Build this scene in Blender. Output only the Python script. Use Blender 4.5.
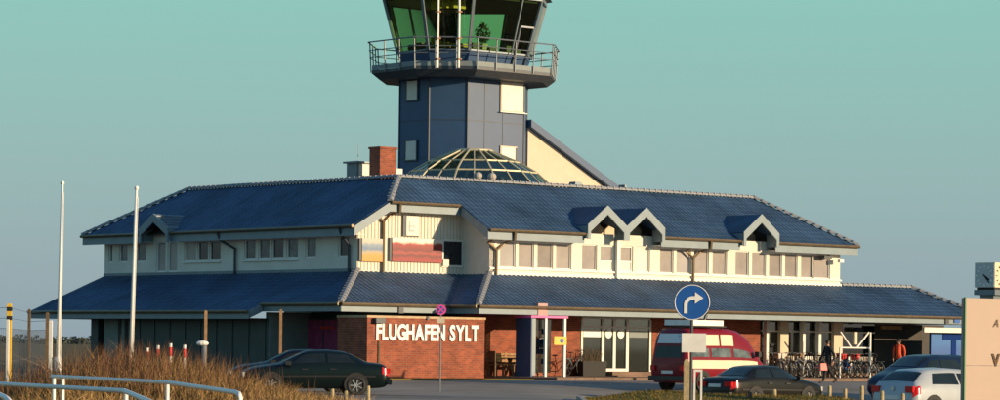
import bpy, math, random
from mathutils import Vector, Matrix
R = math.radians
rnd = random.Random(7)
scene = bpy.context.scene
for o in list(bpy.data.objects): bpy.data.objects.remove(o)

# ------------------------------------------------------------------ camera, sky, sun, exposure
F, YP, H, ROLL = 2900.0, 346.9, 1.6, 0.0125          # photo pixels, horizon row at centre, eye height, roll
cr, sr = math.cos(ROLL), math.sin(ROLL)
cam = bpy.data.cameras.new('camera'); camo = bpy.data.objects.new('camera', cam)
scene.collection.objects.link(camo); scene.camera = camo
cam.sensor_width = 36; cam.lens = F/1000*36; cam.shift_y = (YP-200)/1000
cam.clip_start = .5; cam.clip_end = 20000
camo.matrix_world = Matrix(((cr, -sr, 0, 0), (0, 0, -1, 0), (sr, cr, 0, H), (0, 0, 0, 1)))

SUN_DIR = Vector((.910, -.415, 0)).normalized()
EL = R(10.5)
SUN_DIR = Vector((SUN_DIR.x*math.cos(EL), SUN_DIR.y*math.cos(EL), math.sin(EL)))
world = bpy.data.worlds.new('World'); scene.world = world; world.use_nodes = True
nt = world.node_tree; nt.nodes.clear()
sky = nt.nodes.new('ShaderNodeTexSky'); sky.sky_type = 'NISHITA'; sky.sun_disc = False
sky.sun_elevation = EL; sky.sun_rotation = math.atan2(SUN_DIR.x, SUN_DIR.y)
sky.air_density = 1.0; sky.dust_density = 1.2; sky.ozone_density = 1.5
geo = nt.nodes.new('ShaderNodeTexCoord'); sep = nt.nodes.new('ShaderNodeSeparateXYZ')
nt.links.new(geo.outputs['Generated'], sep.inputs[0])
ramp = nt.nodes.new('ShaderNodeValToRGB')
els = ramp.color_ramp.elements
els[0].position = 0.0; els[0].color = (2.6, 3.4, 4.0, 1)
els[1].position = 1.0; els[1].color = (.5, 1.25, 3.0, 1)
for p, c in ((.035, (2.6, 3.7, 4.05, 1)), (.075, (2.5, 4.35, 4.2, 1)), (.125, (2.3, 5.1, 4.45, 1)), (.3, (1.15, 2.9, 4.2, 1))):
    e = els.new(p); e.color = c
nt.links.new(sep.outputs['Z'], ramp.inputs[0])
mixs = nt.nodes.new('ShaderNodeMix'); mixs.data_type = 'RGBA'; mixs.inputs[0].default_value = .85
nt.links.new(sky.outputs[0], mixs.inputs[6]); nt.links.new(ramp.outputs[0], mixs.inputs[7])
bg = nt.nodes.new('ShaderNodeBackground'); bg.inputs[1].default_value = .1
nt.links.new(mixs.outputs[2], bg.inputs[0])
wo = nt.nodes.new('ShaderNodeOutputWorld'); nt.links.new(bg.outputs[0], wo.inputs[0])

sl = bpy.data.lights.new('sun', 'SUN'); sl.energy = 5.0; sl.angle = R(.6); sl.color = (1, .74, .45)
so = bpy.data.objects.new('sun', sl); scene.collection.objects.link(so)
so.rotation_euler = SUN_DIR.to_track_quat('Z', 'Y').to_euler(); so.location = SUN_DIR*300

vs = scene.view_settings
vs.view_transform = 'Standard'; vs.look = 'None'; vs.exposure = .25; vs.gamma = 1; vs.use_curve_mapping = False
scene.render.engine = 'CYCLES'
scene.cycles.max_bounces = 8; scene.cycles.transparent_max_bounces = 16

# ------------------------------------------------------------------ helpers
def ray(px, py):
    dx = (px-500)/F; dz = (YP-py)/F
    return Vector((dx*cr-dz*sr, 1, dx*sr+dz*cr))
def at(px, py, D): return ray(px, py)*D + Vector((0, 0, H))
TH = R(40)
UR = Vector((math.cos(TH), math.sin(TH), 0)); UL = Vector((-math.sin(TH), math.cos(TH), 0))
P0 = at(340.5, 303.2, 112); P0.z = 0
def onb(px, py, b):                       # point of the plane b = const seen at a pixel -> (a, z)
    d = ray(px, py); o = Vector((0, 0, H))
    t = (b-(o-P0).dot(UL))/d.dot(UL); p = o+d*t
    return (p-P0).dot(UR), p.z
def ona(px, py, a):                       # the same for a = const -> (b, z)
    d = ray(px, py); o = Vector((0, 0, H))
    t = (a-(o-P0).dot(UR))/d.dot(UR); p = o+d*t
    return (p-P0).dot(UL), p.z
def loc2w(a, b, z=0): return P0+UR*a+UL*b+Vector((0, 0, z))
def ss(e0, e1, x):
    t = max(0, min(1, (x-e0)/(e1-e0))); return t*t*(3-2*t)
def interp(x, pts):
    if x <= pts[0][0]: return pts[0][1]
    for (a, u), (b, v) in zip(pts, pts[1:]):
        if x <= b: return u+(v-u)*(x-a)/(b-a)
    return pts[-1][1]
DUNE = [(-26, .1), (-11, .12), (-9.8, .35), (-8.5, .72), (-7.6, .55), (-5.8, .28), (-4.4, .06), (-3.6, 0)]
def G(x, y):                              # ground height
    f0 = -.35*ss(1, 7, x)
    z = f0+(.3-f0)*ss(98, 113, y)
    z += .50*math.exp(-((y-88)/2.4)**2)*ss(2.2, 5, x)*(1-ss(10, 12.5, x))
    z += interp(x, DUNE)*math.exp(-((y-66)/7.5)**2)
    return z

class MB:
    def __init__(s): s.v = []; s.f = []
    def quad(s, *p):
        n = len(s.v); s.v += [tuple(q) for q in p]; s.f.append(tuple(range(n, n+len(p))))
        return s
    def box(s, x0, x1, y0, y1, z0, z1, M=None):
        n = len(s.v)
        pts = [(x, y, z) for z in (z0, z1) for x, y in ((x0, y0), (x1, y0), (x1, y1), (x0, y1))]
        if M: pts = [tuple(M @ Vector(p)) for p in pts]
        s.v += pts
        s.f += [tuple(n+i for i in q) for q in ((3, 2, 1, 0), (4, 5, 6, 7), (0, 1, 5, 4), (1, 2, 6, 5), (2, 3, 7, 6), (3, 0, 4, 7))]
        return s
    def prism(s, poly, h0, h1, fn):       # fn(u, v, h) -> point
        n = len(s.v); k = len(poly)
        s.v += [tuple(fn(u, v, h0)) for u, v in poly]+[tuple(fn(u, v, h1)) for u, v in poly]
        s.f.append(tuple(range(n+k-1, n-1, -1))); s.f.append(tuple(range(n+k, n+2*k)))
        for i in range(k):
            j = (i+1) % k; s.f.append((n+i, n+j, n+k+j, n+k+i))
        return s
    def frustum(s, p0, z0, p1, z1, cap=True):
        n = len(s.v); k = len(p0)
        s.v += [(x, y, z0) for x, y in p0]+[(x, y, z1) for x, y in p1]
        if cap: s.f.append(tuple(range(n+k-1, n-1, -1))); s.f.append(tuple(range(n+k, n+2*k)))
        for i in range(k):
            j = (i+1) % k; s.f.append((n+i, n+j, n+k+j, n+k+i))
        return s
    def tube(s, pts, r, n=8, r1=None, closed=False):
        pts = [Vector(p) for p in pts]; b = len(s.v); k = len(pts)
        for i, p in enumerate(pts):
            a = pts[(i-1) % k] if (closed or i) else p
            c = pts[(i+1) % k] if (closed or i < k-1) else p
            d = (c-a).normalized()
            up = Vector((0, 0, 1)) if abs(d.z) < .95 else Vector((1, 0, 0))
            e = d.cross(up).normalized(); g = e.cross(d)
            rr = r if r1 is None else r+(r1-r)*i/(k-1)
            for j in range(n):
                t = 2*math.pi*j/n; q = p+(e*math.cos(t)+g*math.sin(t))*rr; s.v.append(tuple(q))
        for i in range(k if closed else k-1):
            i2 = (i+1) % k
            for j in range(n):
                j2 = (j+1) % n
                s.f.append((b+i*n+j, b+i*n+j2, b+i2*n+j2, b+i2*n+j))
        if not closed:
            s.f.append(tuple(b+j for j in range(n-1, -1, -1))); s.f.append(tuple(b+(k-1)*n+j for j in range(n)))
        return s
    def bar(s, p, q, w, h):               # rectangular bar from p to q
        p, q = Vector(p), Vector(q); d = (q-p).normalized()
        up = Vector((0, 0, 1)) if abs(d.z) < .98 else Vector((0, 1, 0))
        e = d.cross(up).normalized(); g = e.cross(d); n = len(s.v)
        for c in (p, q):
            for a, b in ((-1, -1), (1, -1), (1, 1), (-1, 1)): s.v.append(tuple(c+e*a*w/2+g*b*h/2))
        s.f += [(n+3, n+2, n+1, n), (n+4, n+5, n+6, n+7)]+[(n+i, n+(i+1) % 4, n+4+(i+1) % 4, n+4+i) for i in range(4)]
        return s
    def disc(s, c, ax, r, t, n=24, r2=None):   # short cylinder centred at c along axis ax
        c, ax = Vector(c), Vector(ax).normalized()
        up = Vector((0, 0, 1)) if abs(ax.z) < .9 else Vector((1, 0, 0))
        e = ax.cross(up).normalized(); g = e.cross(ax); b = len(s.v)
        for k, rr in ((-1, r), (1, r if r2 is None else r2)):
            for j in range(n):
                a = 2*math.pi*j/n; s.v.append(tuple(c+ax*k*t/2+(e*math.cos(a)+g*math.sin(a))*rr))
        s.f.append(tuple(b+j for j in range(n-1, -1, -1))); s.f.append(tuple(b+n+j for j in range(n)))
        for j in range(n):
            s.f.append((b+j, b+(j+1) % n, b+n+(j+1) % n, b+n+j))
        return s
    def ball(s, c, rx, ry, rz, n=10, m=7, jit=0):
        b = len(s.v)
        for i in range(m+1):
            p = math.pi*i/m
            for j in range(n):
                t = 2*math.pi*j/n; k = 1+rnd.uniform(-jit, jit)
                s.v.append((c[0]+rx*k*math.sin(p)*math.cos(t), c[1]+ry*k*math.sin(p)*math.sin(t), c[2]+rz*k*math.cos(p)))
        for i in range(m):
            for j in range(n):
                s.f.append((b+i*n+j, b+(i+1)*n+j, b+(i+1)*n+(j+1) % n, b+i*n+(j+1) % n))
        return s
    def mesh(s, name, mat, smooth=False):
        me = bpy.data.meshes.new(name); me.from_pydata(s.v, [], s.f); me.materials.append(mat)
        if smooth: me.polygons.foreach_set('use_smooth', [True]*len(me.polygons))
        me.update(); return me
    def build(s, name, mat, parent=None, smooth=False, loc=None, rz=0):
        o = bpy.data.objects.new(name, s.mesh(name, mat, smooth)); scene.collection.objects.link(o)
        if parent: o.parent = parent
        if loc is not None: o.location = loc
        o.rotation_euler.z = rz
        return o
def tag(o, label=None, cat=None, group=None, kind=None):
    for k, v in (('label', label), ('category', cat), ('group', group), ('kind', kind)):
        if v: o[k] = v
    return o
def empty(name, loc, rz=0, label=None, cat=None, group=None):
    o = bpy.data.objects.new(name, None); scene.collection.objects.link(o)
    o.location = loc; o.rotation_euler.z = rz; o.empty_display_size = .3
    return tag(o, label, cat, group)
def inst(me, name, parent, M):
    o = bpy.data.objects.new(name, me); scene.collection.objects.link(o); o.parent = parent
    o.matrix_local = M; return o
def copy_tree(o, parent=None):
    c = o.copy(); scene.collection.objects.link(c); c.parent = parent
    for ch in o.children: copy_tree(ch, c)
    return c

# ------------------------------------------------------------------ materials
def mat(name, col, rough=.6, metal=0, var=.12, scale=3.0, bump=0, spec=.5, bscale=None, col2=None, coat=0):
    m = bpy.data.materials.new(name); m.use_nodes = True; n = m.node_tree.nodes; l = m.node_tree.links
    p = n['Principled BSDF']; p.inputs['Roughness'].default_value = rough; p.inputs['Metallic'].default_value = metal
    p.inputs['Specular IOR Level'].default_value = spec
    if coat: p.inputs['Coat Weight'].default_value = coat; p.inputs['Coat Roughness'].default_value = .08
    tc = n.new('ShaderNodeTexCoord')
    if var or col2:
        nz = n.new('ShaderNodeTexNoise'); nz.inputs['Scale'].default_value = scale; nz.inputs['Detail'].default_value = 6
        nz.inputs['Roughness'].default_value = .65
        l.new(tc.outputs['Object'], nz.inputs['Vector'])
        rp = n.new('ShaderNodeValToRGB'); rp.color_ramp.elements[0].position = .3; rp.color_ramp.elements[1].position = .7
        c2 = col2 or tuple(min(1, c*(1+var)) for c in col)
        c1 = col if col2 else tuple(c*(1-var) for c in col)
        rp.color_ramp.elements[0].color = (*c1, 1); rp.color_ramp.elements[1].color = (*c2, 1)
        l.new(nz.outputs['Fac'], rp.inputs[0]); l.new(rp.outputs[0], p.inputs['Base Color'])
    else: p.inputs['Base Color'].default_value = (*col, 1)
    if bump:
        nb = n.new('ShaderNodeTexNoise'); nb.inputs['Scale'].default_value = bscale or scale*8; nb.inputs['Detail'].default_value = 5
        l.new(tc.outputs['Object'], nb.inputs['Vector'])
        b = n.new('ShaderNodeBump'); b.inputs['Strength'].default_value = bump; b.inputs['Distance'].default_value = .03
        l.new(nb.outputs['Fac'], b.inputs['Height']); l.new(b.outputs[0], p.inputs['Normal'])
    return m
def brick_mat(name, c1, c2, mortar):
    m = bpy.data.materials.new(name); m.use_nodes = True; n = m.node_tree.nodes; l = m.node_tree.links
    p = n['Principled BSDF']; p.inputs['Roughness'].default_value = .85
    tc = n.new('ShaderNodeTexCoord'); s = n.new('ShaderNodeSeparateXYZ'); l.new(tc.outputs['Object'], s.inputs[0])
    ad = n.new('ShaderNodeMath'); ad.operation = 'ADD'; l.new(s.outputs[0], ad.inputs[0]); l.new(s.outputs[1], ad.inputs[1])
    cb = n.new('ShaderNodeCombineXYZ'); l.new(ad.outputs[0], cb.inputs[0]); l.new(s.outputs[2], cb.inputs[1])
    br = n.new('ShaderNodeTexBrick'); l.new(cb.outputs[0], br.inputs['Vector'])
    br.inputs['Scale'].default_value = 1; br.inputs['Brick Width'].default_value = .25; br.inputs['Row Height'].default_value = .083
    br.inputs['Mortar Size'].default_value = .006; br.inputs['Bias'].default_value = 0
    br.inputs['Color1'].default_value = (*c1, 1); br.inputs['Color2'].default_value = (*c2, 1); br.inputs['Mortar'].default_value = (*mortar, 1)
    nz = n.new('ShaderNodeTexNoise'); nz.inputs['Scale'].default_value = 2.2; nz.inputs['Detail'].default_value = 7
    l.new(tc.outputs['Object'], nz.inputs['Vector'])
    mx = n.new('ShaderNodeMix'); mx.data_type = 'RGBA'; mx.blend_type = 'MULTIPLY'; mx.inputs[0].default_value = .55
    rp = n.new('ShaderNodeValToRGB'); rp.color_ramp.elements[0].position = .35; rp.color_ramp.elements[0].color = (.55, .5, .48, 1)
    rp.color_ramp.elements[1].position = .65; rp.color_ramp.elements[1].color = (1.1, 1.05, 1, 1)
    l.new(nz.outputs['Fac'], rp.inputs[0]); l.new(br.outputs['Color'], mx.inputs[6]); l.new(rp.outputs[0], mx.inputs[7])
    l.new(mx.outputs[2], p.inputs['Base Color'])
    b = n.new('ShaderNodeBump'); b.inputs['Strength'].default_value = .5; b.inputs['Distance'].default_value = .01; b.invert = True
    l.new(br.outputs['Fac'], b.inputs['Height']); l.new(b.outputs[0], p.inputs['Normal'])
    return m
def glass_mat(name, tint, refl=.14):
    m = bpy.data.materials.new(name); m.use_nodes = True; n = m.node_tree.nodes; l = m.node_tree.links
    n.remove(n['Principled BSDF']); o = n['Material Output']
    t = n.new('ShaderNodeBsdfTransparent'); t.inputs[0].default_value = (*tint, 1)
    g = n.new('ShaderNodeBsdfGlossy'); g.inputs['Roughness'].default_value = .03; g.inputs[0].default_value = (.9, .95, .95, 1)
    fr = n.new('ShaderNodeFresnel'); fr.inputs[0].default_value = 1.45
    ad = n.new('ShaderNodeMath'); ad.operation = 'ADD'; ad.inputs[1].default_value = refl-.04; l.new(fr.outputs[0], ad.inputs[0])
    mx = n.new('ShaderNodeMixShader'); l.new(ad.outputs[0], mx.inputs[0]); l.new(t.outputs[0], mx.inputs[1]); l.new(g.outputs[0], mx.inputs[2])
    l.new(mx.outputs[0], o.inputs[0]); return m
def print_mat(name, stops, axis=2, scale=3, distort=.35, lo=0, hi=1):
    """flat printed picture: colour stops over the local height, broken up by noise"""
    m = bpy.data.materials.new(name); m.use_nodes = True; n = m.node_tree.nodes; l = m.node_tree.links
    p = n['Principled BSDF']; p.inputs['Roughness'].default_value = .5
    tc = n.new('ShaderNodeTexCoord'); s = n.new('ShaderNodeSeparateXYZ'); l.new(tc.outputs['Generated'], s.inputs[0])
    nz = n.new('ShaderNodeTexNoise'); nz.inputs['Scale'].default_value = scale; nz.inputs['Detail'].default_value = 5
    l.new(tc.outputs['Object'], nz.inputs['Vector'])
    ma = n.new('ShaderNodeMath'); ma.operation = 'MULTIPLY_ADD'; ma.inputs[1].default_value = distort
    l.new(nz.outputs['Fac'], ma.inputs[0]); l.new(s.outputs[axis], ma.inputs[2])
    rp = n.new('ShaderNodeValToRGB'); e = rp.color_ramp.elements
    e[0].position = stops[0][0]; e[0].color = (*stops[0][1], 1); e[1].position = stops[-1][0]; e[1].color = (*stops[-1][1], 1)
    for q, c in stops[1:-1]: x = e.new(q); x.color = (*c, 1)
    l.new(ma.outputs[0], rp.inputs[0]); l.new(rp.outputs[0], p.inputs['Base Color']); return m

M = {}
M['tile'] = mat('blue_roof_tile', (.040, .080, .145), .5, 0, .38, .5, .15, .3)
M['ridge'] = mat('ridge_tile_sunlit', (.26, .27, .29), .6, 0, .2, 6)  # blue-grey tile made paler: the sunlight on it is in the colour
M['wall'] = mat('cream_render', (.74, .70, .62), .8, 0, .10, .9, .1)
M['wallboard'] = mat('cream_board', (.62, .52, .40), .7, 0, .06, 2)
M['frame'] = mat('white_frame', (.78, .76, .72), .5, 0, .04, 3)
M['fascia'] = mat('grey_fascia', (.19, .255, .30), .45, 0, .12, 1.5)
M['gutter'] = mat('brown_gutter', (.17, .125, .075), .4, .5, .2, 4)
M['blind'] = mat('taupe_blind', (.31, .28, .27), .22, 0, .22, .55)
M['blindgrey'] = mat('grey_blind', (.38, .36, .36), .2, 0, .2, .6)
M['blindbrown'] = mat('brown_blind', (.25, .225, .215), .18, 0, .25, .7)
M['blindwhite'] = mat('white_blind', (.72, .66, .58), .4, 0, .08, 2)
M['darkglass'] = mat('dark_glass', (.008, .014, .022), .06, 0, .2, 1, 0, .45)
M['greyglass'] = mat('sky_patched_glass', (.015, .025, .035), .05, 0, 0, 1.6, 0, .4, None, (.20, .24, .25))  # pale patches in the colour stand in for sky reflections
M['brick'] = brick_mat('red_brick', (.36, .088, .042), (.22, .055, .032), (.30, .18, .12))
M['coping'] = mat('sandstone_coping', (.5, .36, .22), .8, 0, .2, 5)
M['letter'] = mat('white_letter', (.85, .85, .82), .5, 0, .03, 4)
M['tower'] = mat('blue_tower_panel', (.034, .080, .175), .45, 0, .1, .8, 0, .4)
M['seam'] = mat('zinc_sheet', (.16, .20, .23), .45, .3, .15, 2)
M['steel'] = mat('galvanised_steel', (.17, .19, .22), .45, .3, .15, 6)
M['darksteel'] = mat('dark_steel', (.05, .06, .075), .5, .2, .2, 4)
M['concrete'] = mat('pale_concrete', (.42, .39, .35), .85, 0, .15, 2, .2)
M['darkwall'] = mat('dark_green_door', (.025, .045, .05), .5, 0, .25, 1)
M['greywall'] = mat('grey_panel', (.22, .26, .27), .7, 0, .1, 2)
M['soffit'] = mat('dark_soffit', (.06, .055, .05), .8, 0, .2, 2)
M['magenta'] = mat('magenta_paint', (.75, .10, .38), .4, 0, .05)
M['magcurtain'] = mat('plum_curtain', (.30, .04, .13), .8, 0, .25, 3)
M['redsign'] = mat('red_sign_paint', (.6, .03, .03), .5)
M['cabglass'] = glass_mat('green_cab_glass', (.52, .72, .44), .05)
M['clearglass'] = glass_mat('skylight_glass', (.62, .80, .66), .10)
M['shopglass'] = glass_mat('shop_glass', (.35, .42, .40), .12)
M['riblit'] = mat('yellow_lit_rib', (.55, .50, .34), .5, .2, .1)  # yellow light on the ribs is put into the colour
M['yellow'] = mat('yellow_paint', (.75, .48, .05), .5, 0, .1)
M['wood'] = mat('weathered_wood', (.34, .20, .10), .8, 0, .3, 6, .2)
M['palewood'] = mat('pale_post_wood', (.46, .36, .20), .85, 0, .3, 8, .2)
M['darkwood'] = mat('dark_post_wood', (.13, .09, .055), .9, 0, .3, 8, .2)
M['white'] = mat('white_paint', (.86, .84, .80), .45, 0, .08, 4)
M['black'] = mat('black_rubber', (.015, .015, .016), .7, 0, .2, 5)
M['blacksteel'] = mat('black_trim', (.02, .02, .022), .4, 0, .2, 5)
M['bluesign'] = mat('sign_blue', (.012, .10, .40), .4, 0, .06, 6)
M['asphalt'] = mat('asphalt', (.25, .22, .19), .85, 0, .32, .22, .3, .3, 25)
M['paving'] = mat('reddish_paving', (.20, .13, .095), .85, 0, .25, 1.2, .3)
M['field'] = mat('dry_field', (.17, .105, .045), .95, 0, .0, .06, .5, .2, 1.5, (.10, .085, .035))
M['lawn'] = mat('yellowed_lawn', (.13, .11, .025), .95, 0, 0, .9, .6, .2, 14, (.20, .145, .045))
M['kerb'] = mat('kerb_stone', (.33, .31, .28), .85, 0, .15, 3)
M['deepblue'] = mat('deep_blue_print', (.003, .03, .17), .85, 0, .1, 2, 0, .2)
M['plate'] = mat('number_plate', (.7, .7, .68), .5, 0, .1, 20)
M['tail'] = mat('red_lens', (.55, .01, .012), .15, 0, .1, 5)
M['lamp'] = mat('clear_lens', (.6, .6, .58), .1, .2, .1, 5)
M['rim'] = mat('alloy_rim', (.55, .55, .54), .3, .7, .1, 8)
M['carglass'] = mat('car_glass', (.012, .018, .02), .06, 0, .3, 2, 0, .45)

# ------------------------------------------------------------------ ground
xs = [-6000, -3000, -1500, -700, -300, -140, -80, -50, -36]+[-28+i*.5 for i in range(113)]+[34, 44, 60, 90, 160, 320, 800, 1800, 6000]
ys = [-3000, -800, -200, -60, 0, 25, 38]+[46+i*.5 for i in range(141)]+[118, 124, 134, 150, 180, 230, 320, 500, 900, 1800, 4000, 12000]
g = MB()
g.v = [(x, y, G(x, y) if 40 < y < 400 else G(x, min(max(y, 40), 400))) for y in ys for x in xs]
nx = len(xs)
g.f = [(j*nx+i, j*nx+i+1, (j+1)*nx+i+1, (j+1)*nx+i) for j in range(len(ys)-1) for i in range(nx-1)]
tag(g.build('ground', M['field'], smooth=True), 'dry brown grass field reaching to the horizon', 'ground', kind='structure')
def sheet(name, m, inside, dz, x0, x1, y0, y1, label, cat, step=.5):
    s = MB(); idx = {}
    nxx = int((x1-x0)/step); nyy = int((y1-y0)/step)
    def vid(i, j):
        if (i, j) not in idx:
            x, y = x0+i*step, y0+j*step; idx[(i, j)] = len(s.v); s.v.append((x, y, G(x, y)+dz))
        return idx[(i, j)]
    for i in range(nxx):
        for j in range(nyy):
            if inside(x0+(i+.5)*step, y0+(j+.5)*step): s.f.append((vid(i, j), vid(i+1, j), vid(i+1, j+1), vid(i, j+1)))
    return tag(s.build(name, m, smooth=True), label, cat, kind='structure')
sheet('road', M['asphalt'], lambda x, y: (x > -9.5+.16*(y-84) or y < 70 and x > -3) and not (2.5 < x < 12.5 and 84.5 < y < 91.5), .012, -14, 28, 60, 122,
      'grey asphalt forecourt in front of the terminal', 'road')
# grassy island kerb + lawn on the berm
def bar_along(name, pts, w, h, m, label, parent=None):
    s = MB()
    for (x0, y0), (x1, y1) in zip(pts, pts[1:]):
        n = max(1, int(math.hypot(x1-x0, y1-y0)/.9))
        for i in range(n):
            p = (x0+(x1-x0)*i/n, y0+(y1-y0)*i/n); q = (x0+(x1-x0)*(i+.985)/n, y0+(y1-y0)*(i+.985)/n)
            s.bar((*p, G(*p)+h/2-.06), (*q, G(*q)+h/2-.06), w, h+.12)
    o = s.build(name, m); tag(o, label, 'kerb', kind='structure'); return o
bar_along('kerb', [(2.5, 91.5), (2.5, 84.5), (12.5, 84.5), (12.5, 91.5), (2.5, 91.5)], .14, .13, M['kerb'], 'pale kerb stones round the grass island')
sheet('lawn', M['lawn'], lambda x, y: True, .06, 2.5, 12.5, 84.5, 91.5, 'yellowed mown lawn on the parking island', 'lawn')

# ------------------------------------------------------------------ terminal building
TZ = 0.0
term = empty('terminal_building', (P0.x, P0.y, 0), TH, 'two-storey cream airport terminal with blue tiled roofs and dormers', 'building')
E1, M1, D1 = 3.2, .43, 3.17                # lower eave height, pitch, depth
E2, M2, D2 = 6.37, .577, 3.74              # upper
BAY, BA = -1.75, 5.47
WB = E1+M1*D1                              # foot of the upper walls
A_END = 36.0; B_END = 22.0
UA, UB = 2.57, .80                         # upper eaves
HA, HB = 29.95, 22.97                      # upper eave ends
RA, RB = UA+D2, UB+D2                      # ridges a=6.31, b=4.54
VA = 8.04                                  # left verge of the bay roof

def tiles(name, fn, s0, s1, tmin, tmax, pitch, t_lo, t_hi, parent):
    """pantiled plane: fn(s, t) -> plan (a, b, z); real corrugation and stepped courses"""
    step = .055; n = max(2, int((s1-s0)/step)); course = .33
    rows = []; t = t_lo
    j = math.floor(t_lo/course)
    rows = [t_lo]
    while True:
        a, b = j*course+.012, (j+1)*course-.012
        for q in (a, b):
            if t_lo < q < t_hi: rows.append(q)
        j += 1
        if j*course > t_hi: break
    rows.append(t_hi)
    cth = 1/math.sqrt(1+pitch*pitch); sth = pitch*cth
    s = MB()
    o0, o1 = Vector(fn(0, 0)), Vector(fn(0, 1)); up = (o1-o0); plan = Vector((up.x, up.y, 0)).normalized()
    nrm = (Vector((0, 0, 1))*cth-plan*sth)
    for i in range(n+1):
        q = s0+(s1-s0)*i/n; lo, hi = tmin(q), tmax(q)
        ph = (q/.24) % 1.0
        cor = .017*math.sin(2*math.pi*ph)+.004*math.sin(4*math.pi*ph+.6)
        for t in rows:
            tt = max(lo, min(hi, t)) if hi > lo else hi
            fr = (tt/course) % 1.0
            p = Vector(fn(q, tt))+nrm*(cor+.012*(1-fr)+.01)
            s.v.append(tuple(p))
    k = len(rows)
    for i in range(n):
        for r in range(k-1):
            a, b, c, d = i*k+r, (i+1)*k+r, (i+1)*k+r+1, i*k+r+1
            va, vb, vc, vd = (Vector(s.v[x]) for x in (a, b, c, d))
            if (vd-va).length < 1e-4 and (vc-vb).length < 1e-4: continue
            s.f.append((a, b, c, d))
    o = s.build(name, M['tile'], parent); o['kind'] = 'stuff'
    return o
def dec(name, poly, parent, m='soffit'):   # under-sheet so that no light leaks through
    return MB().quad(*poly).build(name, M[m], parent)

lroof = MB().quad((0, 0, E1-.06), (8.64, 3.17, E1-.06+M1*D1), (3.17, 3.17, E1-.06+M1*D1)).build('lower_roof', M['soffit'], term)
uroof = MB().quad((UA+.2, 3, E2-.05), (RA, RB, E2+M2*D2-.12), (RA, 19.9, E2+M2*D2-.12), (UA+.2, 22.8, E2-.05)).build('upper_roof', M['soffit'], term)
z1 = lambda t: E1+M1*t
z2 = lambda t: E2+M2*t
tiles('tile_field', lambda s, t: (s, t, z1(t)), 0, BA+D1, lambda s: max(0, s-BA), lambda s: min(D1, s), M1, 0, D1, lroof)
tiles('tile_field', lambda s, t: (BA+t, BAY+s, z1(t)), 0, D1-BAY, lambda s: max(0, s+BAY), lambda s: min(D1, s), M1, 0, D1, lroof)
tiles('tile_field', lambda s, t: (s, BAY+t, z1(t)), BA, A_END, lambda s: 0, lambda s: min(D1, s-BA, (A_END-s)*D1/1.8), M1, 0, D1, lroof)
tiles('tile_field', lambda s, t: (t, s, z1(t)), 0, B_END, lambda s: 0 if s < 5.2 else -.7, lambda s: min(D1, s), M1, -.7, D1, lroof)
# far side of the single-storey end
mb = MB().quad((A_END, BAY, E1), (A_END-1.8, BAY+D1, WB), (A_END, BAY+2*D1, E1)).quad((29.4, BAY+D1, WB), (A_END-1.8, BAY+D1, WB), (A_END, BAY+2*D1, E1), (29.4, BAY+2*D1, E1))
mb.build('rear_slope', M['tile'], lroof)

DORM = []
for px, py in ((606.5, 206), (645, 208), (760.5, 214.5)):
    a, z = onb(px, py, UB-.1); DORM.append((a, z))
DW = 1.13
# the pair touches in the valley between the peaks
mid = (DORM[0][0]+DORM[1][0])/2; DW = (DORM[1][0]-DORM[0][0])/2
LD = ona(155, 214, UA-.1)                 # dormer of the left wing (b, z)
def dcut(a):
    for c, zp in DORM:
        if abs(a-c) < DW: return max(0, (zp-(zp-E2-.38)*abs(a-c)/DW-E2)/M2-.03)
    return 0
def in_d(a): return any(abs(a-d[0]) < DW-.02 for d in DORM)
tiles('tile_field', lambda s, t: (UA+t, s, z2(t)), UA, HB, lambda s: max(0, (LD[1]-(LD[1]-E2-.20)*abs(s-LD[0])/1.15-E2)/M2-.03) if abs(s-LD[0]) < 1.15 else 0,
      lambda s: min(D2, s-UB, (HB-s)*D2/3.0), M2, 0, D2, uroof)
tiles('tile_field', lambda s, t: (s, UB+t, z2(t)), UA+1.77, HA, lambda s: 1.77 if s < VA else dcut(s),
      lambda s: min(D2, s-UA, (HA-s)*D2/3.05), M2, 0, D2, uroof)
ZR = z2(D2)
MB().quad((HA, UB, E2), (HA-3.05, RB, ZR), (HA-3.05, 9, ZR-.5), (HA, 9, E2)).build('end_slope', M['tile'], uroof)
MB().quad((UA, HB, E2), (RA, HB-3, ZR), (11, HB-3, ZR-.5), (11, HB, E2)).build('end_slope', M['tile'], uroof)
fl = MB().box(RA+.06, HA-3.1, RB+.06, HB-3.1, ZR-.45, ZR-.25); fl.build('flat_roof', M['concrete'], uroof)
# ridge and hip tiles
rt = MB()
nseg = 6
for k, (x, rr) in enumerate(((-.19, .115), (.17, .13))):
    for i in range(nseg+1):
        t = math.pi*i/nseg; rt.v.append((x, rr*math.cos(t), rr*math.sin(t)-.02))
for i in range(nseg): rt.f.append((i, i+1, nseg+2+i, nseg+1+i))
rt.f.append(tuple(range(nseg+1))); rt.f.append(tuple(range(2*nseg+1, nseg, -1)))
rt.box(.12, .175, -.14, .14, -.02, .10)
rtm = rt.mesh('ridge_tile', M['ridge'], False)
def ridge(p, q, parent, dz=.05, sp=.36):
    p, q = Vector(p), Vector(q); d = q-p; L = d.length; d.normalize(); n = int(L/sp)
    side = Vector((0, 0, 1)).cross(d).normalized(); up = d.cross(side)
    for i in range(n):
        c = p+d*(i+.5)*L/n+up*dz
        Mx = Matrix(((d.x, side.x, up.x, c.x), (d.y, side.y, up.y, c.y), (d.z, side.z, up.z, c.z), (0, 0, 0, 1)))
        inst(rtm, 'ridge_tile', parent, Mx)
ridge((RA, RB, ZR), (HA-3.05, RB, ZR), uroof)
ridge((RA, RB, ZR), (RA, HB-3, ZR), uroof)
ridge((UA+1.77, UB+1.77, z2(1.77)), (RA, RB, ZR), uroof)
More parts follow.
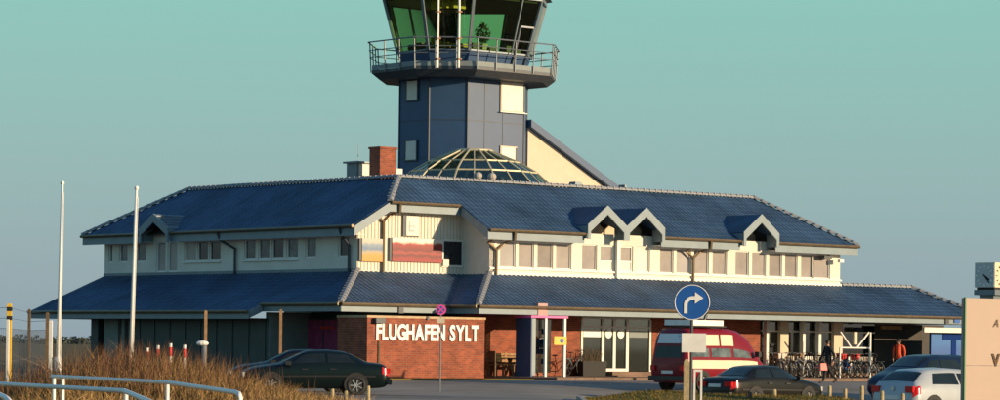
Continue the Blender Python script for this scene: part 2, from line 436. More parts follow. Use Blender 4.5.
ridge((HA, UB, E2), (HA-3.05, RB, ZR), uroof)
ridge((UA, HB, E2), (RA, HB-3, ZR), uroof)
ridge((0, 0, E1), (D1, D1, WB), lroof)
ridge((BA, BAY, E1), (BA+D1, BAY+D1, WB), lroof)
ridge((29.5, BAY+D1, WB), (A_END-1.8, BAY+D1, WB), lroof)
ridge((A_END, BAY, E1), (A_END-1.8, BAY+D1, WB), lroof)

# ---- walls with real openings
def wall(name, ax, c, s0, s1, z0, z1_, th, ops, m, parent):
    P = (lambda s, d, z: (s, c+d, z)) if ax == 'a' else (lambda s, d, z: (c+d, s, z))
    S = sorted({s0, s1, *[o[0] for o in ops], *[o[1] for o in ops]}); Z = sorted({z0, z1_, *[o[2] for o in ops], *[o[3] for o in ops]})
    mb = MB()
    for sa, sb in zip(S, S[1:]):
        for za, zb in zip(Z, Z[1:]):
            sm, zm = (sa+sb)/2, (za+zb)/2
            if any(o[0] < sm < o[1] and o[2] < zm < o[3] for o in ops): continue
            for d in (0, th): mb.quad(P(sa, d, za), P(sb, d, za), P(sb, d, zb), P(sa, d, zb))
    for o in list(ops)+[(s0, s1, z0, z1_)]:
        a, b, e, f = o
        for (u, v, w, x) in ((a, e, b, e), (b, e, b, f), (b, f, a, f), (a, f, a, e)):
            mb.quad(P(u, 0, v), P(w, 0, x), P(w, th, x), P(u, th, v))
    return mb.build(name, M[m], parent)
def window(ax, c, o, parent, pane='blind', fw=.06, depth=.10, mull=0, rail=None, name='window', frame='frame'):
    P = (lambda s, d, z: (s, c+d, z)) if ax == 'a' else (lambda s, d, z: (c+d, s, z))
    a, b, e, f = o; mb = MB()
    def bx(s0, s1, z0, z1_, d0=depth-.05, d1=depth+.03):
        p, q = P(s0, d0, z0), P(s1, d1, z1_)
        mb.box(min(p[0], q[0]), max(p[0], q[0]), min(p[1], q[1]), max(p[1], q[1]), z0, z1_)
    bx(a, a+fw, e, f); bx(b-fw, b, e, f); bx(a+fw, b-fw, e, e+fw); bx(a+fw, b-fw, f-fw, f)
    for k in range(mull):
        m_ = a+(b-a)*(k+1)/(mull+1); bx(m_-fw/2, m_+fw/2, e+fw, f-fw)
    if rail: bx(a+fw, b-fw, rail-fw/2, rail+fw/2, depth-.04)
    w = mb.build(name, M[frame], parent)
    pn = MB(); p, q = P(a+fw*.5, depth, e+fw*.5), P(b-fw*.5, depth+.012, f-fw*.5)
    pn.box(min(p[0], q[0]), max(p[0], q[0]), min(p[1], q[1]), max(p[1], q[1]), p[2], q[2])
    pn.build('pane', M[pane], w)
    return w
# right wing, upper floor
BW = BAY+D1                                # 1.42
zw0 = onb(507, 267.5, BW)[1]; zw1 = onb(507, 241, BW)[1]
wins = []
for p0, p1, kind in ((500, 515.5, 'blind'), (518.5, 534, 'blind'), (537.5, 553, 'blind'), (556, 571.5, 'blind'),
                     (582, 597, 'blind'), (600, 614, 'half'), (619, 633, 'half'), (636.5, 650, 'blindwhite'),
                     (660, 673.5, 'blind'), (676.5, 691, 'blind'), (694, 709, 'blind'), (712.5, 727, 'blind'),
                     (735.5, 749, 'blind'), (752, 766, 'blind'), (769, 782, 'blind'), (785, 797.5, 'blind'), (801, 814, 'blind'), (812.5, 830, 'blind')):
    a0 = onb(p0, 255+(p0-500)*.04, BW)[0]; a1 = onb(p1, 255+(p1-500)*.04, BW)[0]
    wins.append((a0, a1, zw0, zw1, kind))
w = wall('wall', 'a', BW, 8.64, 29.4, WB-.3, E2+.05, .3, [x[:4] for x in wins], 'wall', term)
for x in wins:
    k = x[4]
    if k == 'half':
        wd = window('a', BW, x[:4], term, 'blind', rail=x[2]+.42)
        MB().box(x[0]+.06, x[1]-.06, BW+.085, BW+.097, x[2]+.06, x[2]+.40).build('lower_panel', M['blindwhite'], wd)
    else: window('a', BW, x[:4], term, rnd.choice(('blind', 'blind', 'blindgrey', 'blindbrown')) if k == 'blind' else k, fw=.04)
MB().box(8.62, 29.45, BW-.07, BW-.001, zw0-.09, zw0-.02).build('window_sill', M['frame'], term)
MB().box(8.60, 29.47, BW-.05, BW-.002, WB-.06, WB+.10).build('wall_flashing', M['frame'], term)
# return wall of the bay, faces the left wing
fnB = lambda u, v, h: (h, u, v)
MB().prism([(BW, WB-.3), (D1+.2, WB-.3), (D1+.2, z2(D1-UB)-.06), (BW+.0, z2(BW-UB)-.06)], 8.645, 8.90, fnB).build('wall', M['wall'], term)
# recessed corner wall, lit, with a clapboard face
pts = [(3.17, WB-.3), (8.64, WB-.3), (8.64, z2(D1-UB)-.08), (UA+D1-UB, z2(D1-UB)-.08), (3.17, z2(.6)-.06)]
MB().prism(pts, D1, D1+.25, lambda u, v, h: (u, h, v)).build('wall', M['wall'], term)
bd = MB(); a = 3.2
while a < 8.6:
    top = min(z2(D1-UB), z2(a-UA))-.1
    bd.box(a, a+.03, D1-.022, D1-.001, WB+.05, top); a += .17
bd.build('board_batten', M['wallboard'], term)
# left wing, upper floor
lw = []
zl0 = ona(250, 259.5, D1)[1]; zl1 = ona(250, 239, D1)[1]
for p0, p1, kind in ((338, 349, 'darkglass'), (305, 316, 'greyglass'), (286, 298, 'greyglass'), (271.5, 283.5, 'darkglass'), (258, 269.5, 'greyglass'), (244, 255.5, 'greyglass'),
                     (209, 220.5, 'darkglass'), (197, 208, 'darkglass'), (184, 196, 'blind'), (136, 146, 'greyglass'), (119, 127.5, 'greyglass'), (108.5, 112.5, 'greyglass')):
    b0, b1 = ona(p0, 250, D1)[0], ona(p1, 250, D1)[0]
    lw.append((min(b0, b1), max(b0, b1), zl0, zl1, kind))
for p0, p1 in ((156, 165.5), (167.5, 177)):
    b0, b1 = ona(p0, 255, D1)[0], ona(p1, 255, D1)[0]; lw.append((b1, b0, WB+.12, zl1+.05, 'blind'))
lw = [(max(x[0], D1+.15), *x[1:]) for x in lw]
wall('wall', 'b', D1+.001, D1+.01, 22.0, WB-.9, E2+.05, .3, [x[:4] for x in lw], 'wall', term)
for x in lw: window('b', D1, x[:4], term, x[4], fw=.07)
for i0, i1 in ((5, 2), (8, 6)):
    MB().box(D1-.08, D1-.001, lw[i1][0]-.05, lw[i0][1]+.05, zl0-.09, zl0-.02).build('window_sill', M['frame'], term)
MB().box(D1-.05, D1-.002, D1, 22.0, WB-.08, WB+.12).build('wall_flashing', M['greywall'], term)
# closing walls at the back of both wings
MB().box(29.1, 29.4, BW+.3, 9, WB-.4, E2).build('end_wall', M['wall'], term)
MB().box(D1+.31, 11, 21.7, 22.0, WB-.4, E2).build('end_wall', M['wall'], term)
MB().box(11, 28, 9, 19, 0, ZR-.46).build('rear_block', M['wall'], term)

# ---- fascias, soffits, gutters
def fascia_a(a0, a1, b, ztop, h=.30, name='fascia'): MB().box(a0, a1, b+.0, b+.05, ztop-h, ztop).build(name, M['fascia'], term)
def fascia_b(b0, b1, a, ztop, h=.30, name='fascia'): MB().box(a, a+.05, b0, b1, ztop-h, ztop).build(name, M['fascia'], term)
def gutter(p, q):
    MB().tube([p, q], .07, 8).build('gutter', M['gutter'], term)
segs = [(VA+.06, DORM[0][0]-DW), (DORM[1][0]+DW, DORM[2][0]-DW), (DORM[2][0]+DW, HA)]
for s0, s1 in segs:
    fascia_a(s0, s1, UB+.03, E2-.04, .36); gutter((s0, UB-.06, E2-.02), (s1, UB-.06, E2-.02))
    MB().box(s0, s1, UB+.081, BW-.001, E2-.36, E2-.33).build('soffit', M['frame'], term)
for s0, s1 in ((UA+.03, LD[0]-1.1), (LD[0]+1.1, HB)):
    fascia_b(s0, s1, UA+.03, E2-.04, .36); gutter((UA-.06, s0, E2-.02), (UA-.06, s1, E2-.02))
    MB().box(UA+.081, D1-.001, max(s0, UA+.1), s1, E2-.36, E2-.33).build('soffit', M['frame'], term)
# recess: level fascia, rising barge on the left, falling barge of the bay
ZF = z2(1.77)
fascia_a(UA+1.80, VA-.0, UB+1.80, ZF-.03, .36); gutter((UA+1.8, UB+1.70, ZF-.02), (VA-.1, UB+1.70, ZF-.02))
MB().prism([(UA, E2-.02), (UA+1.77, ZF-.02), (UA+1.77, ZF-.40), (UA, E2-.40)], UB+1.75, UB+1.80, lambda u, v, h: (u, h, v)).build('barge_board', M['fascia'], term)
MB().prism([(UB, E2-.02), (UB+1.77, ZF-.02), (UB+1.77, ZF-.40), (UB, E2-.40)], VA, VA+.05, fnB).build('barge_board', M['fascia'], term)
MB().quad((VA+.05, UB, E2-.36), (VA+.05, D1, z2(D1-UB)-.4), (8.64, D1, z2(D1-UB)-.4), (8.64, UB, E2-.36)).build('soffit', M['frame'], term)
MB().quad((UA+1.8, UB+1.85, ZF-.36), (VA, UB+1.85, ZF-.36), (VA, D1, ZF-.2), (UA+1.8, D1, ZF-.2)).build('soffit', M['frame'], term)
# lower eaves
for s0, s1, b in ((.03, BA+.1, .03), (BA+.03, A_END, BAY+.03)):
    fascia_a(s0, s1, b, E1-.04, .27); gutter((s0-.03, b-.09, E1-.02), (s1, b-.09, E1-.02))
for s0, s1, a, z in ((.03, 5.25, .03, E1), (5.15, B_END, -.67, E1-.7*M1), (BAY+.03, 0, BA+.03, E1)):
    fascia_b(s0, s1, a, z-.04, .27); gutter((a-.09, s0, z-.02), (a-.09, s1, z-.02))
MB().prism([(-.7, E1-.7*M1), (0, E1), (0, E1-.30), (-.7, E1-.7*M1-.30)], 5.15, 5.2, lambda u, v, h: (u, h, v)).build('barge_board', M['fascia'], term)
MB().prism([(-.7, E1-.7*M1), (D1, WB), (D1, WB-.25), (-.7, E1-.7*M1-.30)], B_END, B_END+.05, lambda u, v, h: (u, h, v)).build('barge_board', M['fascia'], term)
SZ = E1-.28
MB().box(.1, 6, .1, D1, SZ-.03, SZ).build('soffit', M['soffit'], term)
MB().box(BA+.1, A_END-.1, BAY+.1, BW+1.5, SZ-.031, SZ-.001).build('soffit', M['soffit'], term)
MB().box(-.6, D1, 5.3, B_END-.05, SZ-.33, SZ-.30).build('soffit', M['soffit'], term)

# ---- dormers
def dormer(P, c, zp, w, ze, mwall, mroof, seams=False):
    """P(s, d, z): s along the eave, d into the roof from the eave line"""
    br = (zp-E2)/M2; be = max(.02, (ze-E2)/M2)
    r = MB()
    for k in (-1, 1):
        top = [P(c, -.14, zp), P(c+k*w, -.14, ze), P(c+k*w, be, ze), P(c, br, zp)]
        low = [(p[0], p[1], p[2]-.05) for p in top]
        n = len(r.v); r.v += top+low
        r.f += [(n, n+1, n+2, n+3), (n+7, n+6, n+5, n+4)]+[(n+i, n+(i+1) % 4, n+4+(i+1) % 4, n+4+i) for i in range(4)]
        if seams:
            for q in range(1, 6):
                f = q/6*.95; s0 = c+k*w*(1-f)*1.0
                p1 = P(c+k*w*f, -.14, zp+(ze-zp)*f+.015); p2 = P(c+k*w*f, br+(be-br)*f, zp+(ze-zp)*f+.015)
                r.bar(p1, p2, .03, .04)
    d = r.build('dormer_roof', M[mroof], term)
    bb = MB(); t = .36
    for k in (-1, 1):
        poly = [(c, zp+.02), (c+k*w, ze+.02), (c+k*w, ze-.60), (c+k*(w-.16), ze-.60), (c+k*(w-.16), ze-.27), (c, zp-t)]
        n = len(bb.v); bb.v += [P(u, -.20, v) for u, v in poly]+[P(u, -.141, v) for u, v in poly]
        m_ = len(poly); bb.f += [tuple(range(n, n+m_)), tuple(range(n+2*m_-1, n+m_-1, -1))]+[(n+i, n+(i+1) % m_, n+m_+(i+1) % m_, n+m_+i) for i in range(m_)]
    bb.build('barge_board', M['fascia'], d)
    gw = MB(); poly = [(c-w+.05, E2-.35), (c+w-.05, E2-.35), (c+w-.05, ze-.06), (c, zp-.07), (c-w+.05, ze-.06)]
    gw.v = [P(u, 1.25, v) for u, v in poly]+[P(u, 1.30, v) for u, v in poly]; gw.f = [tuple(range(5)), tuple(range(9, 4, -1))]+[(i, (i+1) % 5, 5+(i+1) % 5, 5+i) for i in range(5)]
    gw.build('gable_wall', M[mwall], d)
    for k in (-1, 1):
        ck = MB(); q = [P(c+k*w, -.13, ze-.58), P(c+k*w, -.13, ze-.05), P(c+k*w, be, ze-.05), P(c+k*w, .6, E2+.3), P(c+k*w, .6, ze-.58)]
        ck.quad(*q).build('cheek', M['fascia'], d)
PA = lambda s, d, z: (s, UB+d, z)
PB = lambda s, d, z: (UA+d, s, z)
for a, z in DORM: dormer(PA, a, z, DW, E2+.38, 'wallboard', 'tile')
dormer(PB, LD[0], LD[1], 1.15, E2+.20, 'wall', 'seam', True)

# ---- down pipes
def pipe(pts, name='downpipe', r=.055): MB().tube(pts, r, 8).build(name, M['gutter'], term)
def ypipe(px, pya, pyj, pyb, b, eb, spread=.55, ez=E2):
    a, zj = onb(px, pyj, b); zb = WB-.1
    mb = MB(); mb.tube([(a, b-.10, zj), (a, b-.10, zb)], .055, 8)
    for k in (-1, 1): mb.tube([(a+k*spread, eb+.1, ez-.38), (a+k*spread*.9, b-.1, ez-.50), (a, b-.10, zj)], .05, 8)
    mb.tube([(a+spread, eb-.05, ez-.05), (a+spread, eb-.02, ez-.40)], .07, 8)
    mb.build('downpipe', M['gutter'], term)
ypipe(495, 235, 250, 272, BW, UB, .5)
ypipe(692, 245, 258, 280, BW, UB, .5)
ypipe(382, 210, 222, 272, D1, UB+1.77, .42, ZF)
a = onb(616.5, 250, BW)[0]
MB().box(a-.09, a+.09, BW-.16, BW-.03, WB, E2-.05).build('downpipe', M['frame'], term)
for px in (235, 349):
    b, z = ona(px, 250, D1-.1)
    MB().tube([(UA-.03, b-.05 if px > 300 else b+.55, E2-.1), (UA+.1, b-.05 if px > 300 else b+.5, E2-.4), (D1-.1, b, E2-.75), (D1-.1, b, WB-.1)], .06, 8).build('downpipe', M['darksteel'], term)
for px, py in ((401, 308), (947, 323)):
    a, z = onb(px, py, 0 if px < 470 else BAY)
    bb = 0 if px < 470 else BAY
    MB().box(a-.12, a+.12, bb-.03, bb+.02, E1-.34, E1-.03).build('gutter_outlet', M['darksteel'], term)
a, z = onb(957, 322, BAY)
MB().box(a-.2, a+.2, BAY-.02, BAY+.02, E1-.26, E1-.06).build('number_plaque', M['bluesign'], term)
# posters, door and window of the recessed wall
def on_recess(p0, p1, y0, y1):
    a0, zt = onb(p0, y0, D1); a1, zb = onb(p1, y1, D1); return a0, a1, zb, zt
a0, a1, zb, zt = on_recess(441.5, 462, 239, 268)
dw = MB().box(a0, a1, D1-.06, D1-.002, zb, zt).build('door', M['frame'], term)
MB().box(a0+.09, a1-.09, D1-.075, D1-.061, zb+.1, zt-.09).build('pane', M['darkglass'], dw)
MB().box(a0+.02, a0+.32, D1-.12, D1-.076, zb+.05, zb+.35).build('threshold_box', M['blindwhite'], dw)
a0, a1, zb, zt = on_recess(402, 418, 215, 237)
wd = MB().box(a0, a1, D1-.09, D1-.002, zb, zt).build('window', M['darksteel'], term)
MB().box(a0+.16, a1-.03, D1-.11, D1-.091, zb+.03, zt-.03).build('pane', M['blindwhite'], wd)
mb = MB()
mb.box(a0+.28, a0+.33, D1-.118, D1-.111, zb+.2, zt-.25).box(a0+.33, a0+.55, D1-.118, D1-.111, zb+.2, zb+.25).box(a0+.33, a0+.6, D1-.118, D1-.111, zb+.4, zb+.44)
mb.build('pane_motif', M['seam'], wd)
pm1 = print_mat('beach_print', [(0, (.60, .26, .03)), (.42, (.58, .28, .05)), (.55, (.36, .32, .24)), (.68, (.10, .18, .32)), (.85, (.20, .28, .36)), (1, (.5, .46, .40))], 2, 5, .25)
pm2 = print_mat('red_flower_print', [(0, (.30, .012, .02)), (.30, (.27, .010, .018)), (.42, (.12, .004, .010)), (.52, (.34, .03, .035)), (.60, (.14, .005, .012)), (.88, (.30, .015, .02)), (.97, (.70, .5, .42)), (1, (.80, .70, .62))], 2, 3.0, .26)
for (p0, p1, y0, y1), pm, nm, lb in (((360.5, 382, 238.5, 262), pm1, 'poster', 'beach poster with grey-blue sea over orange sand'), ((390.5, 440.5, 238, 263), pm2, 'banner', 'red flower-print banner with a pale top')):
    a0, a1, zb, zt = on_recess(p0, p1, y0, y1)
    fr = MB().box(a0-.12, a1, D1-.10, D1-.024, zb, zt).build(nm, M['darksteel'], term); fr['label'] = lb
    MB().box(a0, a1+.005, D1-.125, D1-.101, zb-.01, zt+.01).build('print', pm, fr)
# floodlight below the right end of the eave
a, z = onb(828, 257, BW-.3)
fo = MB().box(a-.28, a+.2, BW-.35, BW-.05, z-.08, z+.06).build('floodlight', M['darksteel'], term)
MB().tube([(a, BW-.1, z), (a+.3, BW-.1, z+.1), (a+.3, BW-.01, z+.1)], .03, 6).build('bracket', M['darksteel'], fo)
a, z = onb(840, 261, BW-.4)
MB().box(a-.1, a+.15, BW-.5, BW-.35, z-.08, z+.1).build('camera_box', M['white'], term)

# ---- ground floor
GW = 1.2                                  # wall plane under the right eave
ZP = .42                                  # pavement level
def ax(px, b=GW, py=350): return onb(px, py, b)[0]
a_br1 = ax(580); a_en0, a_en1 = ax(580.5), ax(651); a_end = ax(876)
wall('brick_wall', 'a', GW, 7.2, ax(580), .1, SZ-.03, .3, [], 'brick', term)
wall('brick_wall', 'a', GW, ax(652), ax(760), .1, SZ-.03, .3, [], 'brick', term)
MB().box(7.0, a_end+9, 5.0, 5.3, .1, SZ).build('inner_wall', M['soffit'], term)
MB().box(7.0, a_end+9, GW+.02, 5.2, .40, ZP+.18).build('inner_floor', M['paving'], term)
# entrance
ZD = onb(616, 371.5, GW)[1]; ZT = SZ-.10
ent = empty('entrance', (0, 0, 0)); ent.parent = term
ef = MB()
for px in (581.5, 602.5, 614, 627, 650):
    a = ax(px); wd_ = .05 if px in (581.5, 650) else .075; ef.box(a-wd_, a+wd_, GW-.03, GW+.08, ZD, ZT)
ef.box(ax(581.5), ax(650), GW-.02, GW+.07, ZT, ZT+.08)
ef.box(ax(581.5), ax(650), GW-.02, GW+.07, onb(616, 327.5, GW)[1]-.04, onb(616, 327.5, GW)[1]+.04)
ef.box(ax(602.5), ax(627), GW-.025, GW+.075, ZD, ZD+.12)
ef.build('door_frame', M['frame'], ent)
px_l = (582.5, 603.5, 615.3, 628.3, 649.5)
for i, (q0, q1) in enumerate(((582.5, 601.5), (603.8, 612.6), (615.4, 625.6), (628.5, 649))):
    pn = MB().box(ax(q0), ax(q1), GW+.02, GW+.03, ZD+.02, ZT).build('door_pane' if i in (1, 2) else 'side_pane', M['shopglass'], ent)
    if i in (1, 2):
        c = (ax(q0)+ax(q1))/2; MB().disc((c, GW+.0, onb(616, 334, GW)[1]), (0, 1, 0), .19, .03, 20).build('round_sticker', M['letter'], pn)
    else:
        MB().box(ax(q0)+.05, ax(q1)-.05, GW+.005, GW+.019, onb(590, 337, GW)[1], onb(590, 330.5, GW)[1]).build('notice_strip', M['letter' if i == 0 else 'greywall'], pn)
MB().box(ax(583), ax(600), GW+.3, GW+.9, ZD, ZD+1.35).build('inner_screen', M['darksteel'], ent)
st = MB()
st.box(ax(597), ax(654), GW-1.0, GW-.001, .2, ZD-.005); st.build('step', M['paving'], ent)
MB().box(ax(594), ax(656), GW-1.5, GW-1.001, .2, ZD-.15).build('step', M['paving'], ent)
# glazed front further right
for px, wdt in ((763.5, .07), (800, .08), (816, .08)):
    a = ax(px); MB().box(a-wdt, a+wdt, GW-.25, GW-.05, .3, SZ-.03).build('white_post', M['frame'], term)
for p0, p1 in ((778.5, 786.5), (832, 840.5)):
    MB().box(ax(p0), ax(p1), GW-.12, GW+.3, .3, SZ-.03).build('pier', M['wallboard'], term)
for p0, p1 in ((760.5, 778.3), (786.7, 800), (800, 816), (816, 831.8), (840.7, 875)):
    w_ = MB().box(ax(p0)+.01, ax(p1)-.01, GW+.05, GW+.062, .45, SZ-.05).build('shop_window', M['shopglass'], term)
    MB().box(ax(p0)+.02, ax(p1)-.02, GW+.0, GW+.049, SZ-.5, SZ-.44).build('transom', M['frame'], w_)
inn = MB(); a = ax(765)
while a < ax(875):
    inn.box(a, a+rnd.uniform(.15, .5), GW+1.5, GW+1.6, .6, rnd.uniform(1.4, 2.8)); a += rnd.uniform(.5, 1.1)
inn.build('interior_display', M['blindwhite'], term)
MB().box(ax(876), ax(930), GW+.5, GW+.7, .1, SZ-.05).build('opening_shade', M['soffit'], term)  # dark sheet painting the shade inside the opening
MB().box(ax(884), ax(931), BAY+.5, BAY+.6, SZ-.42, SZ-.2).build('lintel', M['frame'], term)
MB().box(ax(876)-.2, ax(876)+1.1, GW-.6, GW-.45, SZ-.30, SZ-.14).build('awning_board', M['wood'], term)

# ground floor of the left wing
OW = .35
b_j = 5.25; b_w = ona(128, 330, OW)[0]
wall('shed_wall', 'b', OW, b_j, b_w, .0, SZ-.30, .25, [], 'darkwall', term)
dp = MB(); b = b_j+.2
while b < b_w-.3:
    dp.box(OW-.03, OW-.001, b, b+.05, .1, SZ-.35); b += 1.15
dp.build('panel_joint', M['darksteel'], term)
MB().box(OW+.001, 3.0, b_j-.02, b_j+.2, .0, SZ-.05).build('return_wall', M['greywall'], term)
RWa = 2.4
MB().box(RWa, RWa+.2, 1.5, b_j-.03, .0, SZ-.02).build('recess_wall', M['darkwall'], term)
b0, zt = ona(306, 318, RWa-.1); b1, zb = ona(342, 350, RWa-.1)
wd = MB().box(RWa-.1, RWa-.001, b1, b0, zb-.1, zt).build('window', M['darksteel'], term)
MB().box(RWa-.12, RWa-.101, b1+.15, (b0+b1)/2-.05, zb, zt-.08).build('curtain', M['magcurtain'], wd)
MB().box(RWa-.12, RWa-.101, (b0+b1)/2+.05, b0-.08, zb, zt-.08).build('curtain', M['magcurtain'], wd)
b0, z = ona(320, 328, RWa-.15); b1, _ = ona(334, 328, RWa-.15)
MB().box(RWa-.15, RWa-.121, b1, b0, z-.06, z+.06).build('red_strip', M['redsign'], wd)
for p0, p1 in ((91, 98), (104, 118), (121.5, 124.5)):
    b1, b0 = ona(p0, 330, .6)[0], ona(p1, 330, .6)[0]
    MB().box(.6, .95, b0, b1, -.1, SZ-.30).build('column', M['greywall' if p0 > 100 else 'darksteel'], term)

# ---- skylight lantern on the flat roof
sk = empty('skylight', (0, 0, 0)); sk.parent = term
sa = onb(474, 165, 8.7)[0]; sb = 8.7; zt = onb(474, 151.5, 8.7)[1]; zb = ZR-.26
ring = lambda r, n=12, ph=.2: [(sa+r*math.cos(2*math.pi*(i+ph)/n), sb+r*math.sin(2*math.pi*(i+ph)/n)) for i in range(n)]
levels = [(3.75, zb), (3.45, zb+.42), (2.85, zb+(zt-zb)*.50), (2.05, zb+(zt-zb)*.74), (.85, zt)]
MB().frustum(ring(3.85), zb, ring(3.80), zb+.12).build('skylight_kerb', M['concrete'], sk)
rb = MB()
for (r0, z0), (r1, z1_) in zip(levels, levels[1:]):
    A, B = ring(r0), ring(r1)
    for i in range(12):
        j = (i+1) % 12
        MB().quad((*A[i], z0), (*A[j], z0), (*B[j], z1_), (*B[i], z1_)).build('pane', M['clearglass'], sk)
        rb.bar((*A[i], z0), (*B[i], z1_), .06, .08); rb.bar((*B[i], z1_), (*B[j], z1_), .06, .07)
        ma = ((A[i][0]+A[j][0])/2, (A[i][1]+A[j][1])/2, z0); mb_ = ((B[i][0]+B[j][0])/2, (B[i][1]+B[j][1])/2, z1_)
        rb.bar(ma, mb_, .05, .06)
rb.build('glazing_bars', M['riblit'], sk)
MB().frustum(ring(.92), zt-.02, ring(.80), zt+.09).build('lantern_cap', M['riblit'], sk)
# what shows through the glass: two round vents and pale frames
for px in (478, 492):
    va_ = onb(px, 172, RB+.25)[0]; vt = MB(); vt.tube([(va_, RB+.25, zb), (va_, RB+.25, zb+.5)], .13, 10).ball((va_, RB+.25, zb+.56), .19, .19, .16)
    vt.build('roof_vent', M['concrete'], term)
inr = MB()
for i in range(12):
    A = ring(2.6); inr.bar((*A[i], zb+.1), (sa, sb, zt-.25), .07, .10)
inr.build('inner_rafter', M['riblit'], sk)

# ---- chimney, plant box, small roof items
ca, cb = 9.3, 9.2
a0 = onb(380, 160, cb)[0]; a1 = onb(396.5, 160, cb)[0]; zt = onb(388, 147.5, cb)[1]
ch = MB().box(a0, a1, cb, cb+.75, ZR-.3, zt-.06).build('chimney', M['brick'], uroof)
MB().box(a0-.04, a1+.04, cb-.04, cb+.79, zt-.059, zt+.03).build('chimney_cap', M['brick'], ch)
a2 = onb(404, 172, cb)[0]
MB().box(a1+.01, a2, cb+.1, cb+.5, ZR-.3, onb(400, 168.5, cb)[1]).build('vent_box', M['blindwhite'], uroof)
a0 = onb(357, 170, 11.0)[0]; a1 = onb(377, 170, 11.0)[0]; zt = onb(365, 161.5, 11)[1]
bx_ = MB().box(a0, a1, 11.0, 11.75, ZR-.3, zt-.08).build('plant_housing', M['seam'], uroof)
MB().box(a0+.1, a1-.05, 10.97, 10.999, zt-.75, zt-.12).build('housing_panel', M['blindwhite'], bx_)
MB().box(a0-.12, a1, 10.88, 11.87, zt-.079, zt).build('housing_lid', M['seam'], bx_)
MB().tube([(a0+.2, 11.2, zt), (a0+.2, 11.2, zt+.75)], .012, 5).build('aerial', M['steel'], bx_)
for px, w_ in ((577, .42), (513, .0), (624, .1)):
    if w_:
        a, z = onb(px, 185, RB+.6); MB().frustum([(a-w_, RB+.4), (a+w_, RB+.4), (a+w_, RB+1), (a-w_, RB+1)], ZR-.3, [(a-w_*.4, RB+.5), (a+w_*.4, RB+.5), (a+w_*.4, RB+.9), (a-w_*.4, RB+.9)], ZR+.32).build('roof_cowl', M['seam'], uroof)

# ------------------------------------------------------------------ control tower
tow = empty('control_tower', (P0.x, P0.y, 0), TH, 'octagonal blue control tower with flared glass cab and railed balcony', 'tower')
TB = 12.2
tA = onb(467.5, 110, TB)[0]; LEG = 1.24; TC = onb(524, 110, TB)[0]-tA; TAl = 2.17
def octo(off=0.0):
    k = off*(math.sqrt(2)-1)               # straight faces move out by off, corners stay mitred
    x0, x1 = tA-LEG-off, tA+TC+LEG+off; y0, y1 = TB-off, TB+2*LEG+TAl+off; l = LEG+off-k
    l = LEG + off*(2-math.sqrt(2))
    return [(x0+l, y0), (x1-l, y0), (x1, y0+l), (x1, y1-l), (x1-l, y1), (x0+l, y1), (x0, y1-l), (x0, y0+l)]
ZDK = onb(467.5, 78, TB)[1]               # under the balcony
MB().frustum(octo(), ZR-.5, octo(), ZDK+.05).build('shaft', M['tower'], tow)
sm = MB()
o8 = octo(.012)
for i in range(8):
    sm.bar((*o8[i], ZR-.4), (*o8[i], ZDK), .05, .05)
for z in (ZDK-1.9, ZDK-3.6):
    for i in range(8): sm.bar((*octo(.004)[i], z), (*octo(.004)[(i+1) % 8], z), .02, .03)
for t in (.30, .62): 
    a = tA+TC*t; sm.bar((a, TB-.006, ZR-.4), (a, TB-.006, ZDK), .025, .02)
sm.build('panel_joint', M['darksteel'], tow)
def tw(p0, p1, y0, y1, pane, face='C'):
    if face == 'C':
        a0, zt = onb(p0, y0, TB); a1, zb = onb(p1, y1, TB)
        w_ = MB().box(a0-.06, a1+.12, TB-.07, TB-.001, zb-.06, zt+.06).build('window', M['wallboard'], tow)
        MB().box(a0, a1, TB-.085, TB-.071, zb, zt).build('pane', M[pane], w_)
        MB().box(a1+.005, a1+.10, TB-.10, TB-.071, zb, zt).build('shutter_edge', M['darksteel'], w_)
        MB().box(a0-.12, a1+.2, TB-.16, TB-.071, zb-.10, zb-.061).build('sill', M['frame'], w_)
    else:
        X = tA-LEG; b0, zt = ona(p0, y0, X); b1, zb = ona(p1, y1, X)
        w_ = MB().box(X-.07, X-.001, b1-.07, b0+.16, zb-.07, zt+.07).build('window', M['darksteel'], tow)
        MB().box(X-.085, X-.071, b1, b0, zb, zt).build('pane', M[pane], w_)
tw(501, 522, 82, 112, 'blindwhite'); tw(500.5, 514, 147, 166, 'blindwhite')
tw(408.5, 418, 81.5, 99.5, 'blindwhite', 'A'); tw(407.5, 417, 141.5, 159.5, 'blindwhite', 'A')
